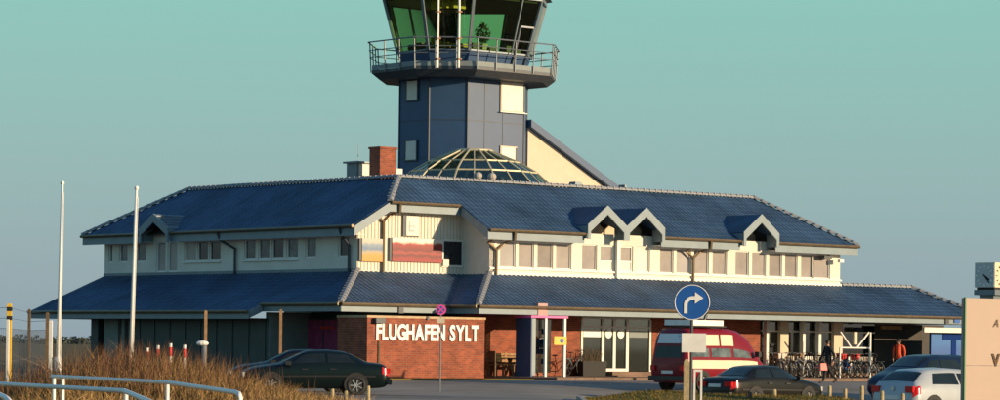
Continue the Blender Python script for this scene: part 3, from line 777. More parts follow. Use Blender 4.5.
# balcony
OFF = 1.25
slab = MB().frustum(octo(OFF-.35), ZDK, octo(OFF), ZDK+.28).frustum(octo(OFF), ZDK+.281, octo(OFF), ZDK+.42)
bal = slab.build('balcony_deck', M['darksteel'], tow)
ZB = ZDK+.42
kb = octo(OFF-.02)
kp = MB()
for i in range(8):
    kp.bar((*kb[i], ZB+.12), (*kb[(i+1) % 8], ZB+.12), .03, .22)
kp.build('kick_board', M['greywall'], tow)
RH = 1.30
ro = octo(OFF+.10)
for z in (.62, .92, RH):
    r_ = MB(); r_.tube([(*p, ZB+z) for p in octo(OFF+.02+.12*z)], .032 if z == RH else .022, 6, closed=True); r_.build('rail', M['steel'], tow)
pst = MB().bar((0, 0, -.1), (0, 0, RH+.0), .035, .05); pme = pst.mesh('railing_post', M['steel'])
inner, outer = octo(OFF+.04), octo(OFF+.02+.12*RH)
for i in range(8):
    j = (i+1) % 8; n = max(2, round(math.dist(inner[i], inner[j])/1.05))
    for k in range(n):
        t = k/n
        p = Vector((inner[i][0]+(inner[j][0]-inner[i][0])*t, inner[i][1]+(inner[j][1]-inner[i][1])*t, ZB))
        q = Vector((outer[i][0]+(outer[j][0]-outer[i][0])*t, outer[i][1]+(outer[j][1]-outer[i][1])*t, ZB+RH))
        d = (q-p)/RH
        inst(pme, 'railing_post', tow, Matrix(((1, 0, d.x, p.x), (0, 1, d.y, p.y), (0, 0, 1, p.z), (0, 0, 0, 1))))
# cab
ZS = ZB+.85; ZC = ZDK+3.85; FL = .26
offz = lambda z: -.10+FL*(z-ZB)
MB().frustum(octo(offz(ZB)), ZB, octo(offz(ZS)), ZS).build('cab_parapet', M['tower'], tow)
MB().frustum(octo(offz(ZS)-.06), ZS+.001, octo(offz(ZS)-.06), ZS+.02).build('cab_floor', M['darkwall'], tow)
lo, hi = octo(offz(ZS)), octo(offz(ZC))
ml = MB()
def lerp(p, q, t): return tuple(p[i]+(q[i]-p[i])*t for i in range(len(p)))
for i in range(8):
    j = (i+1) % 8
    MB().quad((*lo[i], ZS), (*lo[j], ZS), (*hi[j], ZC), (*hi[i], ZC)).build('cab_pane', M['cabglass'], tow)
    ml.bar((*lo[i], ZS), (*hi[i], ZC), .13, .13)
    ml.bar((*lo[i], ZS+.03), (*lo[j], ZS+.03), .09, .07); ml.bar((*hi[i], ZC-.04), (*hi[j], ZC-.04), .12, .14)
    if math.dist(lo[i], lo[j]) > 3:
        ml.bar((*lerp(lo[i], lo[j], .72), ZS), (*lerp(hi[i], hi[j], .72), ZC), .08, .08)
ml.build('mullions', M['seam'], tow)
MB().frustum(octo(offz(ZC)+.03), ZC+.0, octo(offz(ZC)+.08), ZC+.14).frustum(octo(offz(ZC)+.30), ZC+.141, octo(offz(ZC)-.3), ZC+.75).build('cab_roof', M['seam'], tow)
MB().frustum(octo(offz(ZC)-.15), ZC-.22, octo(offz(ZC)-.1), ZC-.01).build('ceiling', M['soffit'], tow)
# cab door frame on the right of the lit face, antenna masts, desks
t0, t1 = .76, .97
dz = ZB+2.1
dfr = MB()
for t in (t0, t1): dfr.bar((*lerp(octo(offz(ZB)+.06)[0], octo(offz(ZB)+.06)[1], t), ZB), (*lerp(octo(offz(dz)+.06)[0], octo(offz(dz)+.06)[1], t), dz), .08, .08)
dfr.bar((*lerp(octo(offz(dz)+.06)[0], octo(offz(dz)+.06)[1], t0), dz), (*lerp(octo(offz(dz)+.06)[0], octo(offz(dz)+.06)[1], t1), dz), .08, .08)
dfr.build('door_frame', M['steel'], tow)
for px in (438.5, 449.5):
    P7 = octo(OFF+.22); p = lerp(P7[7], P7[0], .38 if px < 445 else .70)
    z_ = ZB-.1
    MB().tube([(*p, z_), (*p, ZC+2.2)], .055, 8).build('antenna_mast', M['white'], tow)
    for z in (ZB+.3, ZB+1.2, ZB+2.4): MB().box(p[0]-.1, p[0]+.1, p[1]-.1, p[1]+.1, z, z+.06).build('mast_clamp', M['wood'], tow)
dk = MB(); q0, q1 = octo(offz(ZS)-.25), octo(offz(ZS)-.85)
for i in (6, 7, 0, 2, 3):
    j = (i+1) % 8
    dk.quad((*q0[i], ZS+.12), (*q0[j], ZS+.12), (*q1[j], ZS+.06), (*q1[i], ZS+.06))
    for k in range(3):
        c = lerp(lerp(q0[i], q0[j], (k+.5)/3), lerp(q1[i], q1[j], (k+.5)/3), .5)
        dk.box(c[0]-.22, c[0]+.22, c[1]-.2, c[1]+.2, ZS+.1, ZS+.14+rnd.uniform(.1, .32))
dk.build('control_desk', M['blacksteel'], tow)
yl = MB(); c = lerp(q1[7], q1[0], .3)
for t, w_, h in ((.12, .2, .5), (.3, .3, .25), (.45, .25, .16), (.62, .3, .2), (.86, .3, .18)):
    c = lerp(q0[7], q0[0], t); yl.box(c[0]-w_, c[0]+w_, c[1]-.12, c[1]+.12, ZS+.13, ZS+.13+h)
yl.build('desk_item', M['yellow'], tow)
lb = MB()
for t in (.15, .42, .7):
    c = lerp(q1[7], q1[0], t); lb.box(c[0]-.35, c[0]+.35, c[1]-.25, c[1]+.45, ZC-.62, ZC-.23)
lb.build('sunlit_ceiling_frame', M['yellow'], tow)  # yellow colour stands in for sunlight on the ceiling frames
# stair wing leaning on the tower
sbp = 13.2
aS0, zS0 = onb(533, 125, sbp); aS1, zS1 = onb(611, 187.5, sbp)
MB().prism([(aS0-.3, ZR-.5), (aS1, ZR-.5), (aS1, zS1-.2), (aS0-.3, zS0-.15)], sbp, sbp+2.4, lambda u, v, h: (u, h, v)).build('stair_wall', M['wallboard'], tow)
sr_ = MB(); d = (zS1-zS0)/(aS1-aS0)
sr_.prism([(aS0-.35, zS0+.22), (aS1+.35, zS1+.35*d+.22), (aS1+.35, zS1+.35*d-.12), (aS0-.35, zS0-.12)], sbp-.3, sbp+2.7, lambda u, v, h: (u, h, v))
sr_.build('stair_roof', M['tower'], tow)
# potted plant in the cab
c = lerp(octo(offz(ZS)-.5)[0], octo(offz(ZS)-.5)[1], .33)
pw = loc2w(c[0], c[1], ZS+.10)
pl = empty('potted_plant', pw, 0, 'bushy houseplant in a pale pot behind the cab glass', 'plant')
MB().frustum([(.16*math.cos(i*.785), .16*math.sin(i*.785)) for i in range(8)], 0, [(.24*math.cos(i*.785), .24*math.sin(i*.785)) for i in range(8)], .3).build('pot', M['blindwhite'], pl)
lf = MB()
for i in range(420):
    t = rnd.uniform(0, 6.28); h = rnd.random(); r_ = .42*math.sin(math.pi*min(1, .12+.86*h))*rnd.uniform(.3, 1)
    x, y, z = r_*math.cos(t), r_*math.sin(t), .35+h*.85
    lf.quad((x, y, z), (x+rnd.uniform(-.1, .1), y+rnd.uniform(-.1, .1), z+rnd.uniform(-.1, .1)), (x+rnd.uniform(-.1, .1), y+rnd.uniform(-.1, .1), z+rnd.uniform(-.02, .14)))
M['leaf'] = mat('dark_leaf', (.04, .07, .02), .6, 0, .3, 5)
lf.build('foliage', M['leaf'], pl); MB().tube([(0, 0, .2), (0.02, 0, .8)], .03, 6).build('stem', M['darkwood'], pl)

# ------------------------------------------------------------------ brick sign wall with letters
SB = -1.2
sw = empty('brick_sign_wall', (P0.x, P0.y, 0), TH, 'red brick wall carrying big white airport lettering', 'wall')
s0 = onb(367, 350, SB)[0]; s1 = onb(484.5, 350, SB)[0]; zt = onb(372, 315.5, SB)[1]
MB().box(s0, s1, SB, SB+1.9, -.05, zt-.09).build('brickwork', M['brick'], sw)
MB().box(s0-.03, s1+.03, SB-.03, SB+1.93, zt-.089, zt).build('coping', M['coping'], sw)
a, z = onb(377.5, 318, SB)
MB().box(a-.22, a+.22, SB-.22, SB-.001, zt-.30, zt-.10).build('wall_lamp', M['darksteel'], sw)
a, z = onb(427, 318, SB); MB().box(a-.05, a+.05, SB-.08, SB-.001, z-.08, z+.05).build('wall_spotlight', M['darksteel'], sw)
def glyph(ch, off=.035, ext=.06):
    cu = bpy.data.curves.new('letter', 'FONT'); cu.body = ch; cu.size = 1; cu.extrude = ext; cu.offset = off; cu.resolution_u = 3
    o = bpy.data.objects.new('letter', cu); scene.collection.objects.link(o)
    dg = bpy.context.evaluated_depsgraph_get(); me = bpy.data.meshes.new_from_object(o.evaluated_get(dg))
    bpy.data.objects.remove(o); return me
def bounds(me):
    xs_ = [v.co.x for v in me.vertices]; ys_ = [v.co.y for v in me.vertices]; return min(xs_), max(xs_), min(ys_), max(ys_)
def lettering(text, a0, a1, z0, z1_, b, parent, m, gap=.05, space=.30, off=.035, ext=.06):
    gl = []; x = 0
    for c in text:
        if c == ' ': x += space; continue
        me = glyph(c, off, ext); bb = bounds(me); gl.append((me, x-bb[0], bb)); x += bb[1]-bb[0]+gap
    sx = (a1-a0)/(x-gap); hmax = max(q[2][3] for q in gl if True); hmin = 0
    sz = (z1_-z0)/.73
    for me, dx, bb in gl:
        me.materials.clear(); me.materials.append(m)
        for v in me.vertices:
            X = a0+(v.co.x+dx)*sx; Z = z0+v.co.y*sz; Y = b-.02-v.co.z*.6
            v.co = (X, Y, Z)
        o = bpy.data.objects.new('letter', me); scene.collection.objects.link(o); o.parent = parent
l0, zl = onb(375.5, 339.5, SB); l1, _ = onb(478, 341, SB); _, zu = onb(375.5, 323.5, SB)
a = onb(378.5, 350, SB)[0]
MB().box(a-.04, a+.04, SB-.05, SB-.001, .1, zl-.06).build('conduit', M['darkwood'], sw)
lettering('FLUGHAFEN SYLT', l0, l1, zl, zu, SB, sw, M['letter'], gap=.05, space=.34)

# pavement in front of the bay
pv = MB().box(7.2, 36.5, BAY-2.6, GW-.002, .12, ZP)
o = pv.build('pavement', M['paving'], loc=(P0.x, P0.y, 0), rz=TH); tag(o, 'reddish paved footway along the terminal front', 'pavement', kind='structure')
kb_ = MB(); a = 7.2
while a < 36.4:
    kb_.box(a, a+.97, BAY-2.76, BAY-2.602, .1, ZP+.015); a += .985
o = kb_.build('kerb', M['paving'], loc=(P0.x, P0.y, 0), rz=TH); tag(o, 'pale kerb stones edging the terminal footway', 'kerb', kind='structure')
vg = MB(); 
vg.box(-1.5, 7.1, SB-2.2, SB-.002, .0, .345)
o = vg.build('verge', M['lawn'], loc=(P0.x, P0.y, 0), rz=TH); tag(o, 'strip of short grass below the brick sign wall', 'verge', kind='structure')

# ------------------------------------------------------------------ vehicles
def smooth_prof(st, n=64, passes=2):
    x0, x1 = st[0][0], st[-1][0]; cols = len(st[0])
    X = [x0+(x1-x0)*i/(n-1) for i in range(n)]
    rows = [[x]+[interp(x, [(s[0], s[c]) for s in st]) for c in range(1, cols)] for x in X]
    for _ in range(passes):
        rows = [rows[0]]+[[rows[i][0]]+[(rows[i-1][c]+2*rows[i][c]+rows[i+1][c])/4 for c in range(1, cols)] for i in range(1, n-1)]+[rows[-1]]
    return rows
def paint(name, col, rough=.3, metal=.1):
    return mat(name, col, rough, metal, .08, 1.5, 0, .25, coat=.18)
class Car:
    """lofted body: stations (x, z_under, z_shoulder, half_width, z_top, half_width_top)"""
    def __init__(s, st, w_low=None):
        s.rows = smooth_prof(st); s.x0, s.x1 = st[0][0], st[-1][0]
    def par(s, x):
        n = len(s.rows); t = (x-s.x0)/(s.x1-s.x0)*(n-1); i = max(0, min(n-2, int(t))); f = t-i
        return [s.rows[i][c]+(s.rows[i+1][c]-s.rows[i][c])*f for c in range(6)]
    def ring(s, x):
        _, zb, zs, w, zt, wt = s.par(x); d = zs-zb
        return [(0, zb), (w*.86, zb), (w*.97, zb+d*.22), (w, zb+d*.58), (w*.965, zs), ((wt+(w*.965-wt)*.06), zt-(zt-zs)*.14), (wt*.84, zt-(zt-zs)*.015), (0, zt+.015)]
    def pt(s, x, v, side=1, off=0):
        r = s.ring(x); i = max(0, min(6, int(v))); f = v-i
        y = r[i][0]+(r[i+1][0]-r[i][0])*f; z = r[i][1]+(r[i+1][1]-r[i][1])*f
        p = Vector((x, side*y, z))
        if off:
            e = .02
            xa, xb = max(s.x0, x-e), min(s.x1, x+e)
            du = s.pt(xb, v, side)-s.pt(xa, v, side)
            dv = s.pt(x, min(7, i+.999), side)-s.pt(x, i, side)
            n = du.cross(dv)*side
            if n.length > 1e-9: p += n.normalized()*off*(1 if n.dot(p-Vector((x*.9, 0, .6))) > 0 else -1)
        return p
    def body(s, name, m, parent):
        mb = MB(); xs_ = [r[0] for r in s.rows]; vs_ = [0, 1, 1.5, 2, 2.5, 3, 3.5, 4, 4.5, 5, 5.4, 6, 6.5, 7]
        ring = [(v, 1) for v in vs_]+[(v, -1) for v in reversed(vs_[1:-1])]
        k = len(ring)
        for x in xs_:
            for v, sd in ring: mb.v.append(tuple(s.pt(x, v, sd)))
        for i in range(len(xs_)-1):
            for j in range(k): mb.f.append((i*k+j, i*k+(j+1) % k, (i+1)*k+(j+1) % k, (i+1)*k+j))
        mb.f.append(tuple(range(k-1, -1, -1))); mb.f.append(tuple((len(xs_)-1)*k+j for j in range(k)))
        return mb.build(name, m, parent, True)
    def patch(s, name, m, parent, xa, xb, va, vb, sides=(1,), nx_=12, off=.012, xa2=None, xb2=None, span=False):
        """xa..xb at v=va, xa2..xb2 at v=vb"""
        xa2 = xa if xa2 is None else xa2; xb2 = xb if xb2 is None else xb2
        mb = MB(); nv = 6
        if span: vv = [(va+(7-va)*j/nv, 1) for j in range(nv+1)]+[(va+(7-va)*j/nv, -1) for j in range(nv-1, -1, -1)]
        out = None
        for sd in ((1,) if span else sides):
            mb = MB()
            cols = vv if span else [(va+(vb-va)*j/nv, sd) for j in range(nv+1)]
            for i in range(nx_+1):
                for j, (v, q) in enumerate(cols):
                    t = 0 if span else j/nv
                    A, B = xa+(xa2-xa)*t, xb+(xb2-xb)*t
                    mb.v.append(tuple(s.pt(A+(B-A)*i/nx_, v, q, off)))
            k = len(cols)
            for i in range(nx_):
                for j in range(k-1): mb.f.append((i*k+j, i*k+j+1, (i+1)*k+j+1, (i+1)*k+j))
            out = mb.build(name, m, parent, True)
        return out
def wheel_set(parent, xs_, w, r=.31, tw_=.2):
    for x in xs_:
        for sd in (1, -1):
            y = sd*(w-.10)
            ar = MB().disc((x, sd*(w-.055), r+.03), (0, 1, 0), r+.075, .13, 26).build('wheel_arch', M['black'], parent)
            ty = MB(); prof = [(r-.10, -.1), (r-.02, -.1), (r, -.06), (r, .06), (r-.02, .1), (r-.10, .1)]
            n = 26
            for i in range(n):
                t = 2*math.pi*i/n
                for rr, yy in prof: ty.v.append((rr*math.cos(t), yy, rr*math.sin(t)))
            k = len(prof)
            for i in range(n):
                for j in range(k): ty.f.append((i*k+j, i*k+(j+1) % k, ((i+1) % n)*k+(j+1) % k, ((i+1) % n)*k+j))
            wo_ = ty.build('wheel', M['black'], parent, True, loc=(x, sd*(w-.075), r))
            rm = MB().disc((0, sd*.055, 0), (0, 1, 0), r-.11, .04, 20).disc((0, sd*.085, 0), (0, 1, 0), .06, .03, 12)
            for i in range(7):
                t = 2*math.pi*i/7; rm.bar((.05*math.cos(t), sd*.085, .05*math.sin(t)), ((r-.11)*math.cos(t), sd*.085, (r-.11)*math.sin(t)), .05, .03)
            rm.build('rim', M['rim'], wo_)
def car_common(c, root, w, L, spec, dark=True):
    for x0, x1, zb, zt, y0, y1, nm, m in spec:
        for sd in ((1, -1) if y0 > 0 else (1,)):
            MB().box(x0, x1, min(sd*y0, sd*y1), max(sd*y0, sd*y1), zb, zt).build(nm, M[m], root)
def placed(px, py, D, head):
    p = at(px, py, D); return Vector((p.x, p.y, G(p.x, p.y)+.012)), head

# -- dark green saloon on the left
sed = [(-2.36, .44, .60, .66, .66, .56), (-2.31, .30, .84, .79, .92, .64), (-2.1, .24, .93, .84, 1.01, .66), (-1.62, .21, .96, .86, 1.05, .64), (-.98, .2, .97, .865, 1.37, .56), (-.4, .2, .96, .87, 1.42, .57),
       (.25, .2, .95, .87, 1.40, .57), (1.08, .2, .92, .865, 1.00, .62), (1.9, .22, .80, .84, .88, .60), (2.22, .26, .70, .79, .76, .54), (2.36, .40, .54, .62, .58, .45)]
def saloon(name, label, loc, head, col, st=sed, plate=True):
    root = empty(name, loc, head, label, 'car'); c = Car(st)
    c.body('body', paint(name+'_paint', col), root)
    for sd in (1, -1):
        c.patch('side_window', M['carglass'], root, -.30, .92, 4.12, 4.86, (sd,), xa2=-.30, xb2=.42)
        c.patch('side_window', M['carglass'], root, -1.30, -.38, 4.12, 4.86, (sd,), xa2=-1.02, xb2=-.38)
        c.patch('side_moulding', M['blacksteel'], root, -1.9, 1.95, 2.75, 2.95, (sd,))
        MB().box(.78, .95, sd*.86 if sd > 0 else -1.02, 1.02 if sd > 0 else -.86, .93, 1.06).build('wing_mirror', M['blacksteel'], root)
        for x in (-.55, .35):
            p = c.pt(x, 3.55, sd, .01); MB().box(x-.1, x+.1, min(p.y, p.y+sd*.03), max(p.y, p.y+sd*.03), p.z-.02, p.z+.02).build('door_handle', M['blacksteel'], root)
        c.patch('tail_light', M['tail'], root, -2.325, -2.1, 3.15, 3.95, (sd,), off=.015)
        MB().box(-2.37, -2.25, min(sd*.42, sd*.76), max(sd*.42, sd*.76), .70, .86).build('tail_light', M['tail'], root)
        MB().box(2.16, 2.29, min(sd*.42, sd*.74), max(sd*.42, sd*.74), .56, .70).build('headlight', M['lamp'], root)
    c.patch('windscreen', M['carglass'], root, .34, 1.02, 5.3, 7, span=True)
    c.patch('rear_window', M['carglass'], root, -1.58, -1.06, 5.3, 7, span=True)
    MB().box(-2.42, -2.28, -.74, .74, .34, .52).build('rear_bumper', M['blacksteel'], root)
    MB().box(2.22, 2.40, -.72, .72, .30, .48).build('front_bumper', M['blacksteel'], root)
    MB().box(-2.385, -2.33, -.26, .26, .68, .79).build('number_plate', M['plate'], root)
    wheel_set(root, (-1.28, 1.40), .875)
    return root
l, h = placed(313, 390, 92.0, R(180+9))
saloon('saloon_car', 'dark green saloon car parked in front of the grass tussocks', l, h, (.004, .010, .011))
l, h = placed(297, 388, 96.5, R(180+9))
saloon('saloon_car', 'black saloon car half hidden behind the dark green saloon', l, h, (.006, .008, .012))
# -- olive-black saloon by the van
st2 = [(s[0]*.945, *s[1:]) for s in sed]
l, h = placed(762, 385, 98.5, R(43))
saloon('saloon_car', 'olive-black saloon car beside the red camper van', l, h, (.010, .009, .007), sed)
# -- silver hatchback
hat = [(-2.08, .42, .62, .68, .70, .58), (-2.03, .30, .90, .82, .96, .72), (-1.92, .24, .96, .86, 1.08, .68), (-1.52, .2, .98, .875, 1.38, .60), (-1.25, .2, .98, .88, 1.45, .59), (-.4, .2, .97, .88, 1.49, .59), (.3, .2, .95, .88, 1.46, .58),
       (1.12, .2, .93, .875, 1.06, .62), (1.75, .22, .80, .85, .92, .6), (2.0, .26, .68, .78, .76, .54), (2.1, .40, .56, .6, .6, .45)]
def hatch(name, label, loc, head, col, st=hat, lampz=.9):
    root = empty(name, loc, head, label, 'car'); c = Car(st); c.body('body', paint(name+'_paint', col), root)
    for sd in (1, -1):
        c.patch('side_window', M['carglass'], root, -.10, .95, 4.12, 4.86, (sd,), xb2=.45)
        c.patch('side_window', M['carglass'], root, -1.30, -.18, 4.12, 4.86, (sd,), xa2=-1.12)
        MB().box(.72, .92, sd*.87 if sd > 0 else -1.03, 1.03 if sd > 0 else -.87, .94, 1.08).build('wing_mirror', M['blacksteel'], root)
        c.patch('tail_light', M['tail'], root, -2.03, -1.82, 3.3, 4.1, (sd,), off=.015)
        MB().box(-2.075, -1.95, min(sd*.50, sd*.78), max(sd*.50, sd*.78), .80, .97).build('tail_light', M['tail'], root)
        MB().box(1.86, 1.99, min(sd*.42, sd*.72), max(sd*.42, sd*.72), .60, .74).build('headlight', M['lamp'], root)
    c.patch('windscreen', M['carglass'], root, .40, 1.06, 5.3, 7, span=True)
    c.patch('rear_window', M['carglass'], root, -1.88, -1.50, 5.2, 7, span=True)
    MB().disc((-2.045, 0, .90), (1, 0, 0), .06, .05, 16).build('hatch_badge', M['rim'], root)
    MB().box(-2.09, -2.03, -.26, .26, .60, .71).build('number_plate', M['plate'], root)
    MB().box(-2.11, -2.02, -.76, .76, .34, .50).build('rear_bumper', M['blacksteel'], root)
    wheel_set(root, (-1.27, 1.28), .885, .32)
    return root
l, h = placed(941, 395, 83, R(40))
gz = l.copy()
hatch('hatchback_car', 'silver-white hatchback parked beside the large cream sign', l, h, (.42, .46, .50))
# -- dark blue people carrier facing left behind it
mpv = [(-2.1, .45, .7, .68, .8, .6), (-2.05, .3, .95, .82, 1.1, .7), (-1.9, .24, 1.0, .87, 1.5, .66), (-1.6, .22, 1.0, .88, 1.66, .64), (-.2, .22, 1.0, .885, 1.68, .64), (.35, .22, .99, .885, 1.62, .63),
       (1.35, .22, .96, .88, 1.10, .66), (1.85, .24, .84, .85, .95, .62), (2.06, .28, .72, .78, .8, .56), (2.14, .42, .6, .62, .64, .46)]
l, h = placed(921, 385, 103, R(222))
hatch('people_carrier', 'dark blue people carrier behind the silver hatchback', l, h, (.008, .018, .05), mpv)
# -- red high-top camper van
van = [(-2.26, .42, .95, .78, 1.02, .7), (-2.22, .34, 1.06, .88, 1.25, .76), (-2.14, .30, 1.12, .91, 1.70, .74), (-2.02, .28, 1.14, .92, 2.16, .74), (-1.9, .28, 1.14, .92, 2.27, .74), (0.3, .28, 1.14, .92, 2.29, .74),
       (.8, .28, 1.14, .92, 2.22, .74), (1.35, .28, 1.13, .92, 1.98, .74), (1.5, .28, 1.12, .92, 1.82, .74), (2.0, .28, 1.06, .91, 1.18, .76), (2.2, .32, .95, .88, 1.02, .7), (2.3, .45, .7, .75, .8, .6)]
l, h = placed(708, 385, 107, R(45))
vr = empty('camper_van', l, h, 'maroon and red high-roofed camper van with cream side panels', 'van'); c = Car(van)
M['vanred'] = paint('van_red', (.20, .008, .018), .3, .05)
M['cream'] = mat('cream_panel', (.72, .62, .45), .45, 0, .08, 3)
c.body('body', M['vanred'], vr)
for sd in (1, -1):
    for xa, xb in ((-1.95, -.95), (-.82, .28), (.42, 1.42)):
        c.patch('side_window', M['greyglass'], vr, xa, xb, 4.10, 4.42, (sd,), xb2=xb if xb < 1 else 1.3)
    c.patch('belt_reflection', M['cream'], vr, -2.0, 1.75, 3.1, 3.95, (sd,), off=.008)  # cream patch paints the bright reflection along the belt
    for xa, xb in ((-1.85, -1.25), (-1.15, -.35), (-.25, .45)):
        c.patch('roof_panel', M['cream'], vr, xa, xb, 4.52, 4.93, (sd,), off=.014)
    MB().box(-2.30, -2.20, min(sd*.6, sd*.80), max(sd*.6, sd*.80), .72, .92).build('tail_light', M['tail'], vr)
    MB().disc((2.27, sd*.52, .82), (1, 0, 0), .11, .06, 18).build('headlight', M['lamp'], vr)
    MB().box(1.55, 1.7, sd*.93 if sd > 0 else -1.12, 1.12 if sd > 0 else -.93, 1.25, 1.45).build('wing_mirror', M['blacksteel'], vr)
rw = MB().quad((-2.235, -.62, 1.20), (-2.235, .62, 1.20), (-2.165, .60, 1.62), (-2.165, -.60, 1.62)).build('rear_window', M['carglass'], vr)
M['vansign'] = print_mat('blue_white_lettering', [(0, (.62, .66, .7)), (.44, (.7, .73, .75)), (.5, (.12, .2, .36)), (.56, (.66, .7, .74)), (1, (.7, .72, .74))], 1, 9, .9)
MB().quad((-2.15, -.60, 1.72), (-2.15, .60, 1.72), (-2.06, .55, 2.08), (-2.06, -.55, 2.08)).build('rear_roof_panel', M['vansign'], vr)
c.patch('windscreen', M['carglass'], vr, 1.5, 1.98, 5.3, 7, span=True)
MB().box(-2.34, -2.20, -.86, .86, .36, .54).build('rear_bumper', M['blacksteel'], vr)
MB().box(2.22, 2.36, -.86, .86, .36, .54).build('front_bumper', M['blacksteel'], vr)
MB().box(-2.29, -2.24, -.27, .27, .62, .73).build('number_plate', M['plate'], vr)
rk = MB()
for x in (-1.6, -.8, .0): rk.bar((x, -.66, 2.33), (x, .66, 2.33), .05, .05)
for y in (-.66, .66): rk.bar((-1.8, y, 2.35), (.2, y, 2.35), .04, .04)
rk.build('roof_rack', M['blacksteel'], vr)
MB().box(-1.75, .1, -.62, .62, 2.38, 2.58).build('roof_load', M['white'], vr)
MB().tube([(-.1, .3, 2.3), (.05, .3, 2.5), (.2, .3, 2.78), (.22, .3, 2.86)], .06, 8).build('roof_snorkel', M['blacksteel'], vr)
wheel_set(vr, (-1.3, 1.2), .92, .32)

# ------------------------------------------------------------------ people
def person(name, label, loc, head, J, skin_r, mats, zones, hair_c, extra=None, scale=1):
    root = empty(name, loc, head, label, 'person')
    V = []; E = []; RR = []; ids = {}
    for k, (p, r, par) in J.items():
        ids[k] = len(V); V.append(p); RR.append(r)
        if par: E.append((ids[par], ids[k]))
    me = bpy.data.meshes.new('body'); me.from_pydata(V, E, []); o = bpy.data.objects.new('body', me); scene.collection.objects.link(o)
    md = o.modifiers.new('skin', 'SKIN'); md.use_smooth_shade = True
    sv = me.skin_vertices[0].data
    for i, r in enumerate(RR): sv[i].radius = (r if isinstance(r, tuple) else (r, r))
    sv[0].use_root = True
    sb_ = o.modifiers.new('sub', 'SUBSURF'); sb_.levels = 2; sb_.render_levels = 2
    dg = bpy.context.evaluated_depsgraph_get(); m2 = bpy.data.meshes.new_from_object(o.evaluated_get(dg))
    bpy.data.objects.remove(o)
    for m in mats: m2.materials.append(m)
    for f in m2.polygons:
        f.material_index = zones(f.center); f.use_smooth = True
    b = bpy.data.objects.new('body', m2); scene.collection.objects.link(b); b.parent = root
    hc = J['head'][0]
    MB().ball((hc[0]-.015, hc[1], hc[2]+.035), .105, .095, .11, 12, 8, .04).build('hair', hair_c, root, True)
    fc = MB().ball((hc[0]+.105, hc[1], hc[2]-.01), .018, .015, .022)
    fc.build('nose', mats[0], root, True)
    for sd in (1, -1):
        MB().ball((hc[0]+.092, hc[1]+sd*.035, hc[2]+.02), .012, .014, .010).build('eye', M['blacksteel'], root, True)
        MB().ball((hc[0]-.005, hc[1]+sd*.092, hc[2]-.005), .022, .012, .032).build('ear', mats[0], root, True)
    MB().ball((hc[0]+.095, hc[1], hc[2]-.055), .012, .028, .008).build('mouth', M['redsign'], root, True)
    root.scale = (scale,)*3
    return root
def hand(J, wr, side, d):
    """palm and five fingers below the wrist wr"""
    p = Vector(J[wr][0]); d = Vector(d).normalized()
    pm = p+d*.07; J[wr+'_palm'] = (tuple(pm), (.036, .022), wr)
    for i, (off, ln) in enumerate(((-.030, .075), (-.010, .088), (.011, .083), (.030, .066))):
        a = pm+d*.03+Vector((off, 0, 0)); q = a+d*ln*.55+Vector((0, -side*.008, 0)); t = a+d*ln+Vector((.004, -side*.026, 0))
        J[f'{wr}_f{i}'] = (tuple(a), .010, wr+'_palm'); J[f'{wr}_g{i}'] = (tuple(q), .009, f'{wr}_f{i}'); J[f'{wr}_t{i}'] = (tuple(t), .007, f'{wr}_g{i}')
    a = pm+Vector((.045, 0, 0))-d*.015; J[wr+'_th'] = (tuple(a), .011, wr+'_palm'); J[wr+'_tt'] = (tuple(a+d*.045+Vector((.012, 0, 0))), .009, wr+'_th')
skin = mat('skin', (.45, .25, .17), .55, 0, .06); M['coatblack'] = mat('black_coat', (.012, .013, .016), .85, 0, .25, 5)
M['trouser'] = mat('dark_trousers', (.014, .015, .02), .85, 0, .2, 5); M['orange'] = mat('orange_jacket', (.60, .07, .02), .75, 0, .12, 4)
M['hairdark'] = mat('dark_hair', (.02, .014, .01), .7, 0, .3, 20); M['shoe'] = mat('black_shoe', (.012, .012, .012), .5)
def walker():
    J = {}
    J['pelvis'] = ((0, 0, .93), (.15, .115), None)
    J['waist'] = ((.01, 0, 1.08), (.14, .105), 'pelvis'); J['chest'] = ((.02, 0, 1.28), (.165, .115), 'waist'); J['collar'] = ((.02, 0, 1.43), (.12, .08), 'chest')
    J['neck'] = ((.03, 0, 1.50), .052, 'collar'); J['head'] = ((.05, 0, 1.62), (.082, .095), 'neck'); J['crown'] = ((.045, 0, 1.70), (.06, .07), 'head')
    for sd, hip, fw in ((1, 'l', .30), (-1, 'r', -.30)):
        J['hip'+hip] = ((0, sd*.09, .88), .10, 'pelvis'); J['knee'+hip] = ((fw*.55+.03, sd*.09, .50), .066, 'hip'+hip)
        J['shin'+hip] = ((fw*.8-(.08 if fw < 0 else 0), sd*.09, .28), .056, 'knee'+hip)
        ax_, az = (fw, .09) if fw > 0 else (fw-.16, .15)
        J['ankle'+hip] = ((ax_, sd*.09, az), .043, 'shin'+hip); J['toe'+hip] = ((ax_+.19, sd*.10, .045 if fw > 0 else .05), .036, 'ankle'+hip)
        J['sho'+hip] = ((.01, sd*.19, 1.40), .07, 'collar'); J['elb'+hip] = ((-fw*.45, sd*.25, 1.13), .05, 'sho'+hip)
        J['wri'+hip] = ((-fw*.55+.10, sd*.25, .90), .034, 'elb'+hip)
        hand(J, 'wri'+hip, sd, (.15, 0, -1))
    return J
def zone_walk(c):
    if c.z > 1.49: return 0
    if c.z < .11: return 3
    if abs(c.y) > .2 and c.z < .90: return 0
    return 2 if c.z < .82 else 1
p = at(828, 384, 112.5)
person('person', 'person in black coat and trousers walking with a pink bag', (p.x, p.y, G(p.x, p.y)+.02), R(205), walker(), None, [skin, M['coatblack'], M['trouser'], M['shoe']], zone_walk, M['hairdark'], scale=.98)
M['pinkbag'] = mat('pink_bag', (.85, .22, .18), .55, 0, .1, 6)
